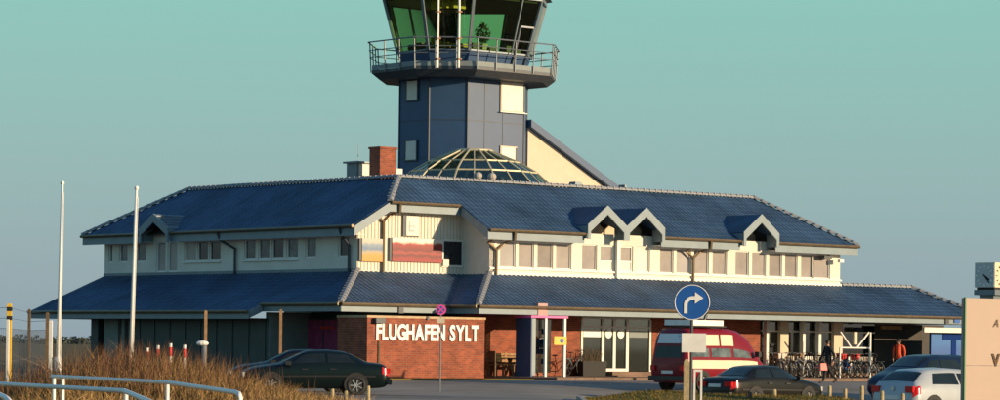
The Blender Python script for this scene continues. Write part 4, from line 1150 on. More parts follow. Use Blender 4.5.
q = at(823, 366, 112.2)
bgm = MB().box(-.15, .15, -.07, .07, -.17, .10); bgm.v = [(x*(1 if z < 0 else .8), y*(1.3 if z < 0 else .5), z) for x, y, z in bgm.v]
bgo = empty('shoulder_bag', q, R(205), 'pink bag carried by the walking person', 'bag'); bgm.build('pouch', M['pinkbag'], bgo)
MB().tube([(-.15, 0, .1), (-.05, 0, .3), (0, .02, .52), (.05, 0, .3), (.15, 0, .1)], .012, 6).build('strap', M['coatblack'], bgo)
def stander():
    J = {}
    J['pelvis'] = ((0, 0, .93), (.15, .115), None)
    J['waist'] = ((.0, 0, 1.08), (.15, .11), 'pelvis'); J['chest'] = ((.01, 0, 1.28), (.175, .125), 'waist'); J['collar'] = ((.01, 0, 1.44), (.125, .08), 'chest')
    J['neck'] = ((.02, 0, 1.51), .052, 'collar'); J['head'] = ((.04, 0, 1.63), (.082, .095), 'neck'); J['crown'] = ((.035, 0, 1.71), (.06, .07), 'head')
    for sd, hip in ((1, 'l'), (-1, 'r')):
        J['hip'+hip] = ((0, sd*.09, .88), .10, 'pelvis'); J['knee'+hip] = ((.02, sd*.10, .50), .066, 'hip'+hip); J['ankle'+hip] = ((0, sd*.11, .09), .043, 'knee'+hip); J['toe'+hip] = ((.19, sd*.12, .045), .036, 'ankle'+hip)
        J['sho'+hip] = ((.0, sd*.20, 1.41), .075, 'collar'); J['elb'+hip] = ((-.03, sd*.255, 1.14), .062, 'sho'+hip); J['wri'+hip] = ((.06, sd*.25, .90), .036, 'elb'+hip)
        hand(J, 'wri'+hip, sd, (.2, 0, -1))
    return J
def zone_st(c):
    if c.z > 1.50: return 0
    if c.z < .11: return 3
    if abs(c.y) > .2 and c.z < .90: return 0
    return 2 if c.z < .88 else 1
a_, z_ = onb(899, 350, BAY-.8); p = loc2w(a_, BAY-.8, ZP+.0)
person('person', 'person in an orange jacket standing before the dark opening', p, R(250), stander(), None, [skin, M['orange'], M['trouser'], M['shoe']], zone_st, M['hairdark'])

# ------------------------------------------------------------------ bicycles along the glazed front
def bicycle(col, basket=None):
    root = empty('bicycle', (0, 0, 0), 0)
    for x in (-.52, .52):
        t = MB(); pts = [(x+.33*math.cos(2*math.pi*i/22), 0, .34+.33*math.sin(2*math.pi*i/22)) for i in range(22)]
        t.tube(pts, .022, 6, closed=True); w_ = t.build('wheel', M['black'], root)
        sp = MB()
        for i in range(9):
            a = 2*math.pi*i/9; sp.bar((x, 0, .34), (x+.31*math.cos(a), 0, .34+.31*math.sin(a)), .006, .006)
        sp.disc((x, 0, .34), (0, 1, 0), .03, .08, 8); sp.build('spokes', M['steel'], w_)
        MB().tube([(x+.38*math.cos(R(a)), 0, .34+.38*math.sin(R(a))) for a in range(20, 171, 25)], .022, 5).build('mudguard', M['steel'], root)
    fr = MB()
    for p, q in (((-.52, 0, .34), (-.08, 0, .30)), ((-.52, 0, .34), (-.2, 0, .78)), ((-.08, 0, .30), (-.22, 0, .88)), ((-.08, 0, .30), (.36, 0, .78)), ((-.2, 0, .62), (.36, 0, .84)), ((.34, 0, .95), (.40, 0, .70)), ((.40, 0, .70), (.52, 0, .34))):
        fr.tube([p, q], .020, 6)
    fr.build('frame', col, root)
    MB().tube([(-.22, 0, .86), (-.235, 0, .95)], .014, 6).ball((-.24, 0, .97), .14, .08, .035).build('saddle', M['black'], root, True)
    MB().tube([(.22, .28, 1.04), (.33, .2, 1.08), (.34, 0, 1.04), (.33, -.2, 1.08), (.22, -.28, 1.04)], .014, 6).tube([(.34, 0, 1.04), (.345, 0, .92)], .016, 6).build('handlebar', M['steel'], root)
    MB().bar((-.85, 0, .72), (-.30, 0, .72), .12, .015).bar((-.8, 0, .72), (-.54, 0, .36), .012, .012).build('luggage_rack', M['steel'], root)
    if basket:
        b = MB().frustum([(.38, -.14), (.64, -.14), (.64, .14), (.38, .14)], .80, [(.34, -.19), (.70, -.19), (.70, .19), (.34, .19)], 1.06); b.build('basket', basket, root)
    return root
colr = {'silver': M['steel'], 'red': M['redsign'], 'blue': M['bluesign'], 'black': M['blacksteel'], 'white': M['white'], 'yellow': M['yellow']}
red_b = M['redsign']; ylw = M['blindwhite']
specs = [(775, 'black', None), (786, 'silver', ylw), (794, 'silver', None), (802, 'white', None), (809, 'silver', M['wood']), (817, 'black', None), (836, 'silver', None), (845, 'blue', None), (851, 'black', red_b), (859, 'silver', None), (866, 'white', red_b), (873, 'silver', None)]
seen = {}
for i, (px, cn, bk) in enumerate(specs):
    key = (cn, bk.name if bk else None)
    root = copy_tree(seen[key]) if key in seen else bicycle(colr[cn], bk)
    seen.setdefault(key, root)
    bb = BAY+1.1+.25*((i*7) % 3); a_ = onb(px, 370, bb)[0]
    root.location = loc2w(a_, bb, ZP+.005); root.rotation_euler.z = TH+R((62, 75, 100, 80, 110, 70)[i % 6])
    txt = {None: 'without basket', ylw: 'with pale basket', M['wood']: 'with brown wicker basket', red_b: 'with red basket'}[bk]
    tag(root, f'{cn} bicycle {txt} parked before the glazed shop front', 'bicycle', 'bicycles parked along the glazed front')

def cafe_chair(cushion):
    root = empty('garden_chair', (0, 0, 0))
    MB().box(-.23, .23, -.23, .23, .42, .455).build('seat', cushion, root)
    for k in range(4): MB().box(-.24, -.21, -.2+k*.115, -.13+k*.115, .50, .92).build('back_slat', M['blindwhite'], root)
    for x in (-.22, .20):
        for y in (-.22, .20): MB().box(x, x+.025, y, y+.025, 0, .419 if x > 0 else .93).build('leg', M['steel'], root)
    for y in (-.235, .21): MB().bar((-.22, y, .66), (.22, y, .66), .03, .025).build('armrest', M['blindwhite'], root)
    return root
c0_ = {}
for i, (px, q) in enumerate(((781, 0), (790, 1), (798, 0), (806, 0), (813, 2), (821, 0), (833, 1), (842, 0), (849, 2), (856, 0), (863, 2), (870, 0), (876, 1))):
    cm = (M['blindwhite'], M['wood'], M['redsign'])[q]
    r_ = copy_tree(c0_[q]) if q in c0_ else cafe_chair(cm)
    c0_.setdefault(q, r_); bb = BAY+2.15+.2*(i % 2)
    r_.location = loc2w(onb(px, 365, bb)[0], bb, ZP+.005); r_.rotation_euler.z = TH+R((200, 250, 300, 80, 160)[i % 5])
    tag(r_, ('pale slatted garden chair with white seat behind the bicycles', 'pale slatted garden chair with brown seat behind the bicycles', 'pale slatted garden chair with red seat behind the bicycles')[q], 'chair', 'garden chairs on the terrace')
# white tubular frame behind the bicycles
fb = BAY+.5
fr = empty('tubular_frame', loc2w(onb(855, 360, fb)[0], fb, ZP), TH, 'white tubular frame with V braces beside the bicycles', 'frame')
a0 = onb(841.5, 340, fb)[0]; a1 = onb(871.5, 340, fb)[0]; am = (a0+a1)/2
def fbar(p, q, nm, r_=.04):
    MB().tube([(p[0]-am, 0, p[1]-ZP), (q[0]-am, 0, q[1]-ZP)], r_, 8).build(nm, M['white'], fr)
zt_ = onb(845, 332, fb)[1]; zm_ = onb(855, 348, fb)[1]
fbar((a1, ZP), (a1, zt_), 'post', .05); fbar((a0, ZP), (a0, zm_), 'post')
fbar((a0, zm_), (a1, zm_), 'cross_bar', .035); fbar((am-.25, zm_), (a0, zt_), 'brace'); fbar((am+.1, zm_), (a1-.1, zt_), 'brace')
c_ = onb(855.5, 338, fb)[0]
MB().tube([(c_-am, -.05, zm_-ZP+.15), (c_-am, -.05, zt_-ZP)], .11, 10).build('rolled_parasol', M['cream'], fr)

# ------------------------------------------------------------------ phone booth, bench, bin
pb = BAY-.3
a0 = onb(531, 350, pb)[0]; a1 = onb(566, 350, pb)[0]
pz = ZP+.005; ph = onb(548, 316, pb)[1]-pz; W = a1-a0
ph_r = empty('phone_booth', loc2w(a0, pb, pz), TH, 'open telephone booth with dark side wall and magenta roof edge', 'phone booth')
MB().box(0, .06, 0, .95, 0, ph-.1).build('side_panel', M['tower'], ph_r)
MB().box(.061, W*.42, .85, .95, 0, ph-.1).build('back_panel', M['bluesign'], ph_r)
for x in (W*.40, W-.1): MB().box(x, x+.10, 0, .10, 0, ph-.1).build('post', M['white'], ph_r)
MB().box(.062, .26, .02, .10, .05, ph-.12).build('front_panel', M['seam'], ph_r)
for z_ in (.5, .9, 1.3, 1.7): MB().box(W*.52, W*.60, .3, .5, z_, z_+.22).build('leaflet_rack', M['black'], ph_r)
MB().box(-.04, W+.06, -.05, 1.0, ph-.09, ph).build('canopy', M['magenta'], ph_r)
MB().box(W*.40+.12, W-.12, .80, .86, .15, ph-.15).build('rear_glass', M['shopglass'], ph_r)
pc = MB().box(W*.52, W*.72, .60, .79, .9, 1.55).build('telephone', M['darksteel'], ph_r)
MB().box(W*.54, W*.64, .57, .60, 1.05, 1.45).build('handset', M['black'], pc)
sg = MB().box(W*.62, W*.98, -.08, -.04, 1.28, 1.62).build('notice_plate', M['yellow'], ph_r); MB().disc((W*.84, -.09, 1.45), (0, 1, 0), .10, .02, 16).build('round_emblem', M['bluesign'], sg)
mb = MB().box(W*.33, W*.60, .3, .55, ph+.001, ph+.5); mb.build('roof_box', mat('pinkish_box', (.45, .28, .27), .6), ph_r)
# bench by the brick wall
bb = GW-.75
a0 = onb(490, 365, bb)[0]; a1 = onb(529, 365, bb)[0]; L = a1-a0
be = empty('wooden_bench', loc2w(a0, bb, ZP+.005), TH, 'slatted wooden bench against the brick wall beside the booth', 'bench')
for k in range(4): MB().box(0, L, -.25+k*.12, -.15+k*.12, .44, .48).build('seat_slat', M['wood'], be)
for k in range(3): MB().box(0, L, .27+k*.02, .31+k*.02, .56+k*.13, .66+k*.13).build('back_slat', M['wood'], be)
for x in (.1, L/2, L-.2):
    MB().prism([(-.22, 0), (-.14, 0), (-.10, .44), (.24, .44), (.24, 0), (.32, 0), (.36, .94), (.30, .94), (.26, .46), (-.22, .46)], x, x+.08, lambda u, v, h: (h, u, v)).build('leg', M['wood'], be)
tb = empty('wooden_table', loc2w(a0+.1, bb-.95, ZP+.005), TH, 'low wooden table standing before the slatted bench', 'table')
for k in range(4): MB().box(-.1, L*.86, -.30+k*.15, -.17+k*.15, .70, .74).build('top_plank', M['wood'], tb)
for x in (.15, L*.7):
    mb = MB(); mb.bar((x, -.28, 0), (x, .10, .70), .07, .07); mb.bar((x+.08, .38, 0), (x+.08, 0, .70), .07, .07); mb.build('leg', M['wood'], tb)
ch_ = empty('wooden_chair', loc2w(a0-.45, bb-.9, ZP+.005), TH, 'dark wooden chair beside the corner of the brick wall', 'chair')
MB().box(-.24, .24, -.24, .24, .42, .47).build('seat', M['darkwood'], ch_)
MB().box(-.24, -.19, -.24, .24, .55, 1.0).build('backrest', M['darkwood'], ch_)
for x in (-.21, .21):
    for y in (-.21, .21): MB().box(x-.03, x+.03, y-.03, y+.03, 0, .419 if x > 0 else .549).build('leg', M['darkwood'], ch_)
bi = empty('waste_bin', loc2w(onb(527, 365, GW-.5)[0], GW-.5, ZP+.005), TH, 'dark blue waste bin between bench and booth', 'bin')
MB().frustum([(-.2, -.2), (.2, -.2), (.2, .2), (-.2, .2)], 0, [(-.25, -.25), (.25, -.25), (.25, .25), (-.25, .25)], .85).build('bucket', M['bluesign'], bi)
MB().box(-.27, .27, -.27, .27, .851, .93).build('lid', M['darksteel'], bi)
# motorcycle between booth and entrance
mo = bicycle(M['blacksteel'], None); mo.name = 'black_bicycle'
mo.location = loc2w(onb(574, 370, GW-.6)[0], GW-.6, ZP+.005); mo.rotation_euler.z = TH+R(12); tag(mo, 'black bicycle leaning between telephone booth and entrance', 'bicycle')
pb_ = empty('planter_box', loc2w(onb(590, 370, GW-.35)[0], GW-.55, ZP+.005), TH, 'dark planter with dry twigs left of the entrance doors', 'planter')
MB().frustum([(-.75, -.22), (.5, -.22), (.5, .22), (-.75, .22)], 0, [(-.8, -.26), (.55, -.26), (.55, .26), (-.8, .26)], .62).build('trough', M['black'], pb_)
tw_ = MB()
for i in range(60):
    x = rnd.uniform(-.7, .45); tw_.bar((x, 0, .55), (x+rnd.uniform(-.25, .25), rnd.uniform(-.2, .2), rnd.uniform(.8, 1.2)), .012, .012)
o = tw_.build('twigs', M['darkwood'], pb_); o['kind'] = 'stuff'

# blue picture wall at the right
ab = BAY+.9
a0 = onb(931, 350, ab)[0]; a1 = onb(964, 350, ab)[0]+1.5; zt_ = onb(940, 330, ab)[1]
bw = empty('blue_billboard', loc2w(a0, ab, ZP), TH, 'light blue picture panel with dark blue T-shaped figure', 'billboard')
bm = print_mat('blue_print', [(0, (.006, .035, .17)), (.45, (.01, .05, .22)), (.65, (.006, .07, .30)), (.85, (.008, .10, .36)), (1, (.012, .13, .40))], 2, 1.6, .45)
MB().box(0, a1-a0, 0, .12, 0, zt_-ZP).build('panel', bm, bw)
t0 = onb(953.5, 340, ab)[0]-a0
MB().box(t0-.16, t0+.16, -.03, -.002, 0, zt_-ZP-.28).build('figure_stem', M['deepblue'], bw)
MB().box(t0-.75, t0+.6, -.032, -.003, zt_-ZP-.45, zt_-ZP-.12).build('figure_bar', M['deepblue'], bw)

# ------------------------------------------------------------------ traffic signs
def pole_sign(px, py, D, name, label):
    p = at(px, py, D); g_ = G(p.x, p.y); r_ = empty(name, (p.x, p.y, g_), 0, label, 'sign'); return r_, p.z-g_, D/F
D = 52.0
r_, zc, k = pole_sign(692, 302.5, D, 'direction_sign', 'round blue sign with white right-turn arrow on a dark pole')
rad = 18.0*k
dsk = MB().disc((0, -.035, zc), (0, 1, 0), rad, .02, 48).build('sign_disc', M['bluesign'], r_)
rg = MB(); pts = [((rad-.012)*math.cos(2*math.pi*i/48), -.047, zc+(rad-.012)*math.sin(2*math.pi*i/48)) for i in range(48)]
rg.tube(pts, .009, 6, closed=True).build('rim', M['letter'], r_)
ar = MB(); hw = .032
arc = [(-.115+.0, -.19), (-.115, -.05)]
cx, cz, rr = .015, -.05, .13
path = [(-.115, -.20), (-.115, -.06)]+[(cx-rr*math.cos(R(t)), cz+rr*math.sin(R(t))) for t in range(10, 91, 10)]+[(.06, cz+rr)]
L_ = []; Rr = []
for i, (x, z) in enumerate(path):
    x2, z2_ = path[min(i+1, len(path)-1)]; x1, z1_ = path[max(i-1, 0)]
    d = Vector((x2-x1, z2_-z1_)).normalized(); n_ = Vector((-d.y, d.x)); L_.append((x+n_.x*hw, z+n_.y*hw)); Rr.append((x-n_.x*hw, z-n_.y*hw))
for i in range(len(path)-1):
    ar.prism([L_[i], L_[i+1], Rr[i+1], Rr[i]], -.055, -.0475, lambda u, v, h: (u, h, zc+v))
ar.prism([(.05, cz+rr+.105), (.20, cz+rr), (.05, cz+rr-.105)], -.0552, -.0475, lambda u, v, h: (u, h, zc+v))
ar.build('arrow', M['letter'], r_)
MB().tube([(0, 0, 0), (0, 0, zc+rad*.8)], .03, 10).build('pole', M['darksteel'], r_)
pz_ = at(694, 343, D).z-r_.location.z
MB().box(-10*k, 14.5*k, -.05, -.034, pz_-9.5*k, pz_+9.5*k).build('plate', M['white'], r_)
p = at(686.5, 380, D-.4)
tp = empty('timber_post', (p.x, p.y, G(p.x, p.y)), 0, 'pale squared timber post beside the right-turn sign pole', 'post')
h_ = at(686.5, 362, D-.4).z-tp.location.z
MB().frustum([(-.055, -.055), (.055, -.055), (.055, .055), (-.055, .055)], 0, [(-.052, -.052), (.052, -.052), (.052, .052), (-.052, .052)], h_).build('shaft', M['palewood'], tp)
MB().frustum([(-.052, -.052), (.052, -.052), (.052, .052), (-.052, .052)], h_+.001, [(-.02, -.02), (.02, -.02), (.02, .02), (-.02, .02)], h_+.05).build('top', M['palewood'], tp)
p = at(698, 380, 60)
mk = empty('delineator_post', (p.x, p.y, G(p.x, p.y)), 0, 'short white marker frame behind the right-turn sign pole', 'post')
hm = at(698, 372, 60).z-mk.location.z
for x in (-.07, .07): MB().box(x-.02, x+.02, -.02, .02, 0, hm).build('post', M['white'], mk)
MB().box(-.09, .09, -.021, .021, hm+.001, hm+.05).build('top_bar', M['white'], mk)
p = at(664+12, 390, 63)
# no stopping sign
D = 100.0
r_, zc, k = pole_sign(441, 310, D, 'no_stopping_sign', 'small round red and blue no-stopping sign on a thin pole')
rad = 5.3*k
MB().disc((0, -.03, zc), (0, 1, 0), rad, .02, 32).build('sign_disc', M['magenta'], r_)
MB().disc((0, -.043, zc), (0, 1, 0), rad*.66, .006, 32).build('blue_field', M['bluesign'], r_)
cs = MB(); cs.bar((-rad*.5, -.049, zc+rad*.5), (rad*.5, -.049, zc-rad*.5), .006, .05); cs.bar((-rad*.5, -.051, zc-rad*.5), (rad*.5, -.051, zc+rad*.5), .004, .05); cs.build('red_cross', M['magenta'], r_)
MB().box(-.14, .14, -.03, -.02, zc-.46, zc-.27).build('plate', M['cream'], r_)
MB().tube([(0, 0, 0), (0, 0, zc+rad)], .025, 8).build('pole', M['steel'], r_)

# ------------------------------------------------------------------ cream monument sign and clock
D = 72.0; k = D/F
p0 = at(965, 350, D); zt_ = at(965, 298, D).z; gz_ = G(p0.x, p0.y)
ms = empty('monument_sign', (p0.x, p0.y, gz_-.05), R(36), 'large cream signboard with brown letters and green edge', 'sign')
M['signcream'] = mat('sign_cream', (.41, .31, .245), .6, 0, .04, 1.2); M['signgreen'] = mat('sign_green', (.08, .20, .09), .5); M['brown'] = mat('brown_lettering', (.16, .07, .02), .5)
hh = zt_-gz_+.05
MB().box(.02, 3.4, 0, .16, 0, hh/2-.004).build('panel', M['signcream'], ms); MB().box(.02, 3.4, 0, .16, hh/2+.004, hh).build('panel', M['signcream'], ms)
MB().box(-.02, .019, -.01, .05, 0, hh+.02).build('edge_trim', M['signgreen'], ms)
def sign_letter(ch, px, py, h_px, m, slant=0, off=.02):
    q = at(px, py, D); me = glyph(ch, off, .02); me.materials.clear(); me.materials.append(m); s_ = h_px*k/.72
    x0 = (q.x-p0.x)/math.cos(R(36)); z0 = q.z-gz_+.05
    for v in me.vertices: v.co = (x0+(v.co.x+slant*v.co.y)*s_, -.004-abs(v.co.z), z0+v.co.y*s_)
    o = bpy.data.objects.new('letter', me); scene.collection.objects.link(o); o.parent = ms
sign_letter('A', 996.5, 327, 8, M['brown'], .3, .0); sign_letter('V', 995.5, 366, 12, M['brown'], 0, .04)
D = 84.0; k = D/F
pc_ = at(991.5, 280, D); g_ = G(pc_.x, pc_.y)
ck = empty('clock_tower', (pc_.x, pc_.y, g_), R(47), 'square grey clock with pale side on a post above the cream sign', 'clock')
s_ = 26*k/2; zc = at(983, 276, D).z-g_
MB().box(-s_*.92, s_*.92, -s_*.92, s_*.92, zc-s_+.04, zc+s_).build('housing', M['cream'], ck)
dl = MB().box(-s_*.9-.03, -s_*.92-.001, -s_*.88, s_*.88, zc-s_*.88, zc+s_*.92).build('dial', mat('clock_dial', (.48, .52, .52), .5), ck)
mk_ = MB(); xx = -s_*.92-.016
for i in range(12):
    a = 2*math.pi*i/12; r1_, r2_ = s_*.62, s_*.80
    mk_.bar((xx, -r1_*math.sin(a), zc+r1_*math.cos(a)), (xx, -r2_*math.sin(a), zc+r2_*math.cos(a)), .025, .035)
mk_.build('hour_marks', M['letter'], dl)['kind'] = 'stuff'
hd = MB(); hd.bar((xx-.006, 0, zc), (xx-.006, -s_*.55*math.sin(R(125)), zc+s_*.55*math.cos(R(125))), .02, .045); hd.bar((xx-.014, .1*s_, zc+.1*s_), (xx-.014, -s_*.72*math.sin(R(140)), zc+s_*.72*math.cos(R(140))), .02, .03)
hd.build('hands', M['black'], dl)
d2 = MB()
for i in range(12):
    a = 2*math.pi*i/12; d2.bar((s_*.66*math.sin(a), -s_*.92-.012, zc+s_*.66*math.cos(a)), (s_*.8*math.sin(a), -s_*.92-.012, zc+s_*.8*math.cos(a)), .03, .02)
d2.build('hour_marks', M['darksteel'], ck)['kind'] = 'stuff'
MB().box(-s_*.95, s_*.95, -s_*.95, s_*.95, zc-s_-.18, zc-s_-.03).build('lower_band', M['seam'], ck)
MB().box(-s_*.6, s_*.6, -s_*.6, s_*.6, 0, zc-s_-.181).build('post', M['seam'], ck)
MB().box(-s_*.8, s_*.8, -s_*.8, s_*.8, zc-s_-.029, zc-s_+.039).build('joint', M['black'], ck)

# ------------------------------------------------------------------ bollards
def bollard(px, pyt, D, w, m, label, group):
    p = at(px, pyt, D); g_ = G(p.x, p.y); h = max(.25, p.z-g_)
    r_ = empty('wooden_bollard', (p.x, p.y, g_-.02), rnd.uniform(-.3, .3), label, 'bollard', group)
    w = w*D/F/2; n = 10
    c0 = [(w*math.cos(2*math.pi*i/n), w*math.sin(2*math.pi*i/n)) for i in range(n)]; c1 = [(x*.75, y*.75) for x, y in c0]
    MB().frustum(c0, 0, c0, h-.03).build('shaft', m, r_); MB().frustum(c0, h-.029, c1, h+.02).build('top', m, r_)
for px, py in ((774.5, 389.5), (829.5, 386), (845, 389), (862, 386), (882, 391), (903, 393.5)):
    bollard(px, py, 88 if px < 870 else 77, 4.2, M['palewood'], 'short round timber bollard on the grass island', 'timber bollards on the grass island')
bollard(750, 392, 87, 4, M['darkwood'], 'dark short timber bollard on the grass island', None)
for px, py in ((332.5, 389), (368.5, 386), (346, 391)):
    bollard(px, py, 80, 3.6, M['palewood'], 'short round timber bollard in front of the dark green saloon', 'timber bollards beside the saloon')

# ------------------------------------------------------------------ white pipe rails
def rail(name, pts, r_, posts, label):
    P_ = [at(*q) for q in pts]
    rt_ = empty(name, (P_[0].x, P_[0].y, G(P_[0].x, P_[0].y)), 0, label, 'railing'); o_ = rt_.location
    MB().tube([p-o_ for p in P_], r_, 10).build('top_rail', M['white'], rt_, True)
    for q in posts:
        p = at(*q); MB().tube([Vector((p.x, p.y, G(p.x, p.y)-.1))-o_, Vector((p.x, p.y, p.z))-o_], r_*.95, 10).build('post', M['white'], rt_, True)
rail('pipe_rail', [(52, 376.5, 54), (63, 377, 53), (167, 382.5, 48), (235, 392.5, 42), (239, 394, 41.6), (240.5, 398, 41.4), (240.5, 412, 41.4)], .036, [(54, 376.5, 53.8), (63, 377, 53), (167.5, 382.5, 48)], 'white pipe rail ending in a bend beside the dry grass')
rail('pipe_rail', [(-60, 381, 47), (0, 384, 44.5), (124, 391, 39.5), (129, 393, 39), (150, 402, 36), (180, 416, 33)], .034, [(-20, 383, 45.3), (126, 391.5, 39.4)], 'long low white pipe rail running across the front')
rail('pipe_rail', [(-40, 389, 33), (-4, 393, 32), (6, 398, 30), (14, 406, 29)], .028, [(-20, 391, 32.5)], 'blue-white pipe rail end beside the long rail')

# ------------------------------------------------------------------ flagpoles, fence, marker posts
def flagpole(pxt, pyt, pxb, pyb, D, label):
    b_ = at(pxb, pyb, D); t_ = at(pxt, pyt, D); g_ = G(b_.x, b_.y)
    r_ = empty('flagpole', (b_.x, b_.y, g_), 0, label, 'flagpole'); o_ = r_.location
    d = t_-b_; d.y = 0
    z = t_.z-g_; lean = (t_.x-b_.x)/(t_.z-b_.z)
    MB().tube([(0, 0, -.05), (lean*z, 0, z)], .065, 10, .042).build('mast', M['white'], r_, True)
    MB().tube([(0, 0, -.05), (lean*1.1, 0, 1.1)], .105, 10).build('base_sleeve', M['white'], r_, True)
    MB().ball((lean*z, 0, z+.03), .07, .07, .07).build('finial', M['white'], r_, True)
    MB().tube([(lean*z*.96+.06, -.03, z*.96), (.10, -.05, 1.0)], .008, 4).build('halyard', M['white'], r_)
flagpole(62, 184, 57.5, 365, 90, 'thin white flagpole by the wire fence')
flagpole(135.5, 189, 130, 350, 88, 'thin white flagpole rising from the tall dry grass')
def fpost(px, pyt, D, w, m, label, name='fence_post', stripes=False):
    p = at(px, pyt, D); g_ = G(p.x, p.y); h = p.z-g_; w = w*D/F/2
    r_ = empty(name, (p.x, p.y, g_-.02), rnd.uniform(-.2, .2), label, 'post')
    MB().frustum([(-w, -w), (w, -w), (w, w), (-w, w)], 0, [(-w, -w), (w, -w), (w, w), (-w, w)], h-.05).build('shaft', M[m], r_)
    MB().frustum([(-w, -w), (w, -w), (w, w), (-w, w)], h-.049, [(-w*.7, -w*.7), (w*.7, -w*.7), (w*.7, w*.7), (-w*.7, w*.7)], h).build('top', M[m], r_)
    if stripes:
        for i in range(2): MB().box(-w-.006, w+.006, -w-.006, w+.006, h-.22-.26*i, h-.10-.26*i).build('black_band', M['black'], r_)
    return r_
fpost(9.5, 303, 84, 4.5, 'yellow', 'yellow post with black bands at the fence corner', 'banded_post', True)
fpost(29.5, 308.5, 98, 2.6, 'darkwood', 'dark fence post standing next to the yellow banded post')
fpost(47.5, 312, 92, 3.4, 'darkwood', 'dark fence post left of the flagpole by the fence')
fpost(51, 320, 90, 3.2, 'white', 'white painted post against the dark fence post', 'white_post')
fpost(8, 319, 83.8, 2.5, 'white', 'white painted post beside the yellow banded post', 'white_post')
fpost(206, 310, 98, 3.0, 'wood', 'brown wooden post before the dark shed wall')
fpost(281, 309, 100, 2.6, 'wood', 'pale wooden post before the grey return wall')
# wire strands and mesh of the fence
fw = empty('wire_fence', at(9, 400, 84), 0, 'thin wire fence with mesh strung between the posts', 'fence'); o_ = fw.location.copy(); 
ends = [(-40, 86), (9.5, 84.2), (29.5, 98.2), (47.5, 92.2)]
for h_ in (2.55, 2.25, 1.95, 1.0, .5):
    P_ = []
    for px, D_ in ends:
        q = at(px, 340, D_); P_.append(Vector((q.x, q.y, G(q.x, q.y)+h_*(1 if px < 100 else .85)))-o_)
    MB().tube(P_, .007, 4).build('wire', M['steel'], fw)
ws = MB()
for (pa, da), (pb__, db) in zip(ends, ends[1:]):
    A, B = at(pa, 340, da), at(pb__, 340, db); n_ = 26
    for i in range(n_):
        x, y = A.x+(B.x-A.x)*i/n_, A.y+(B.y-A.y)*i/n_
        ws.tube([Vector((x, y, G(x, y)+.1))-o_, Vector((x, y, G(x, y)+1.95))-o_], .006, 3)
o = ws.build('mesh_wires', M['steel'], fw); o['kind'] = 'stuff'
for px, py in ((147.5, 348), (158, 345.5), (170.5, 343.5), (184.5, 345)):
    D_ = 94; p = at(px, py, D_); g_ = G(p.x, p.y); h = p.z-g_
    r_ = empty('marker_post', (p.x, p.y, g_), 0, 'white marker post with red band beyond the dry grass', 'post', 'red and white marker posts beyond the grass')
    MB().tube([(0, 0, 0), (0, 0, h)], .05, 8).build('shaft', M['white'], r_); MB().tube([(0, 0, h-.42), (0, 0, h-.12)], .054, 8).build('red_band', M['redsign'], r_)
# leaning grey post with a white top near the shed
p = at(204, 345, 93); g_ = G(p.x, p.y); r_ = empty('water_hydrant', (p.x, p.y, g_), 0, 'grey standpipe with white head beside brown wooden post', 'hydrant')
MB().tube([(0, 0, 0), (0, 0, p.z-g_)], .08, 10).build('pipe', M['steel'], r_); MB().ball((-.05, 0, p.z-g_+.05), .2, .1, .09).build('head', M['white'], r_)

# ------------------------------------------------------------------ dry grass
def grass(name, n, place, hmin, hmax, m, label, lean=.35, wd=.012):
    s = MB()
    for _ in range(n):
        q = place()
        if not q: continue
        x, y, sc = q; z = G(x, y)-.03; h = rnd.uniform(hmin, hmax)*sc; t = rnd.uniform(0, 6.283); w_ = wd*rnd.uniform(.7, 1.5)
        dx, dy = math.cos(t)*w_, math.sin(t)*w_; lx, ly = rnd.gauss(0, lean)*h, rnd.gauss(0, lean)*h
        k = len(s.v)
        s.v += [(x-dx, y-dy, z), (x+dx, y+dy, z), (x+lx*.4+dx*.7, y+ly*.4+dy*.7, z+h*.6), (x+lx*.4-dx*.7, y+ly*.4-dy*.7, z+h*.6), (x+lx, y+ly, z+h)]
        s.f += [(k, k+1, k+2, k+3), (k+3, k+2, k+4)]
    o = s.build(name, m); tag(o, label, 'grass', kind='stuff'); return o
M['grassdry'] = mat('dry_marram', (.36, .22, .08), .9, 0, 0, .55, 0, .2, None, (.11, .07, .03))
M['grasstwig'] = mat('brown_twigs', (.13, .06, .03), .9, 0, .35, 2)
M['grasspale'] = mat('pale_straw', (.48, .31, .13), .9, 0, .3, 1.5)
cl_ = [(rnd.uniform(-11, -3.8), rnd.uniform(56, 76), rnd.choice((.35, .6, .8, 1.0, 1.3))*rnd.uniform(.8, 1.15)) for _ in range(210)]
def pl_dune():
    c = rnd.choice(cl_); x, y = c[0]+rnd.gauss(0, .28), c[1]+rnd.gauss(0, .4)
    s_ = c[2]*(.42+.58*ss(-3.6, -7.6, x)) if x > -9 else c[2]*(1-.55*ss(-9.2, -10.4, x))
    return x, y, s_*(1 if y > 60 else .7)
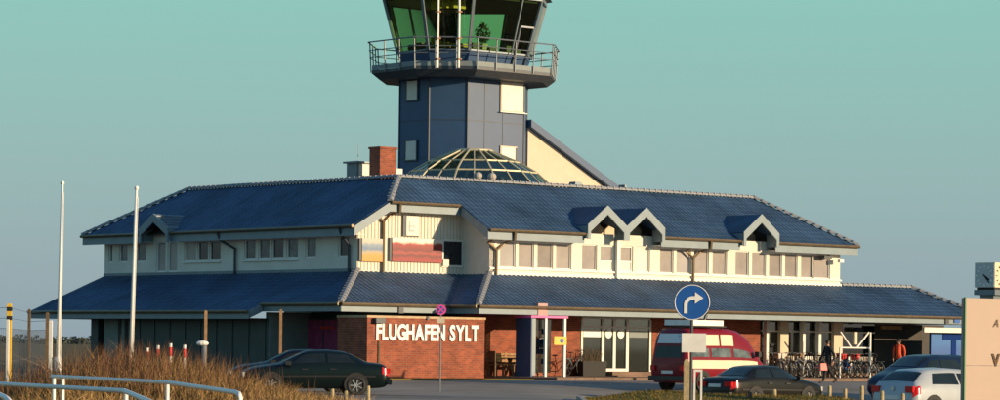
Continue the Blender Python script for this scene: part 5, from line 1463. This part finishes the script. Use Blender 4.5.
grass('dune_grass', 17000, pl_dune, .3, .85, M['grassdry'], 'tall dry brown dune grass in tussocks', .42, .008)
grass('straw_grass', 9000, pl_dune, .2, .75, M['grasspale'], 'pale bent straw among the dune grass', .6, .008)
def pl_twig():
    x = rnd.gauss(-8.6, 1.6); y = rnd.uniform(60, 72)
    if x > -4.4: return None
    return x, y, 1
grass('dry_stalks', 3200, pl_twig, .5, 1.15, M['grasstwig'], 'dark thin stalks standing in the dune grass', .14, .007)
def pl_low(): return rnd.uniform(-26, -3.3), 78-rnd.random()**.6*30, 1
grass('short_grass', 30000, pl_low, .12, .35, M['grasspale'], 'short pale straw-coloured grass around the rails', .5, .012)
def pl_left(): return rnd.uniform(-22, -9.2), rnd.uniform(70, 96), 1
grass('meadow_grass', 14000, pl_left, .2, .5, M['grassdry'], 'rough brown meadow grass behind the flagpoles', .4, .014)
def pl_isl():
    x, y = rnd.uniform(2.6, 12.4), rnd.uniform(84.6, 91.4); return x, y, 1
M['lawnblade'] = mat('lawn_blades', (.12, .115, .02), .9, 0, 0, .8, 0, .2, None, (.26, .17, .05))
grass('island_grass', 26000, pl_isl, .08, .18, M['lawnblade'], 'short yellow-green grass blades on the island', .4, .012)

# ------------------------------------------------------------------ far trees on the horizon
M['fartree'] = mat('far_foliage', (.035, .05, .045), .9, 0, .3, .05)
ft = MB()
for i in range(300):
    px = rnd.uniform(-250, 420); D_ = rnd.uniform(1250, 1700); q = at(px, 345, D_)
    hh_ = (rnd.uniform(1.4, 2.4)+.7*math.sin(px*.09)+.9*math.sin(px*.023+1))*1.1
    for _ in range(44):
        t = rnd.uniform(0, 6.283); ww = rnd.random()**.5*7; h = rnd.random()**1.3*max(1.5, hh_)
        c = Vector((q.x+ww*math.cos(t), q.y+ww*math.sin(t), .3+h)); e = 1.3
        ft.quad(*[c+Vector((rnd.uniform(-e, e), rnd.uniform(-e, e), rnd.uniform(-e, e))) for _ in range(3)])
tag(ft.build('far_woodland', M['fartree']), 'low dark treeline far off on the horizon', 'trees', kind='stuff')
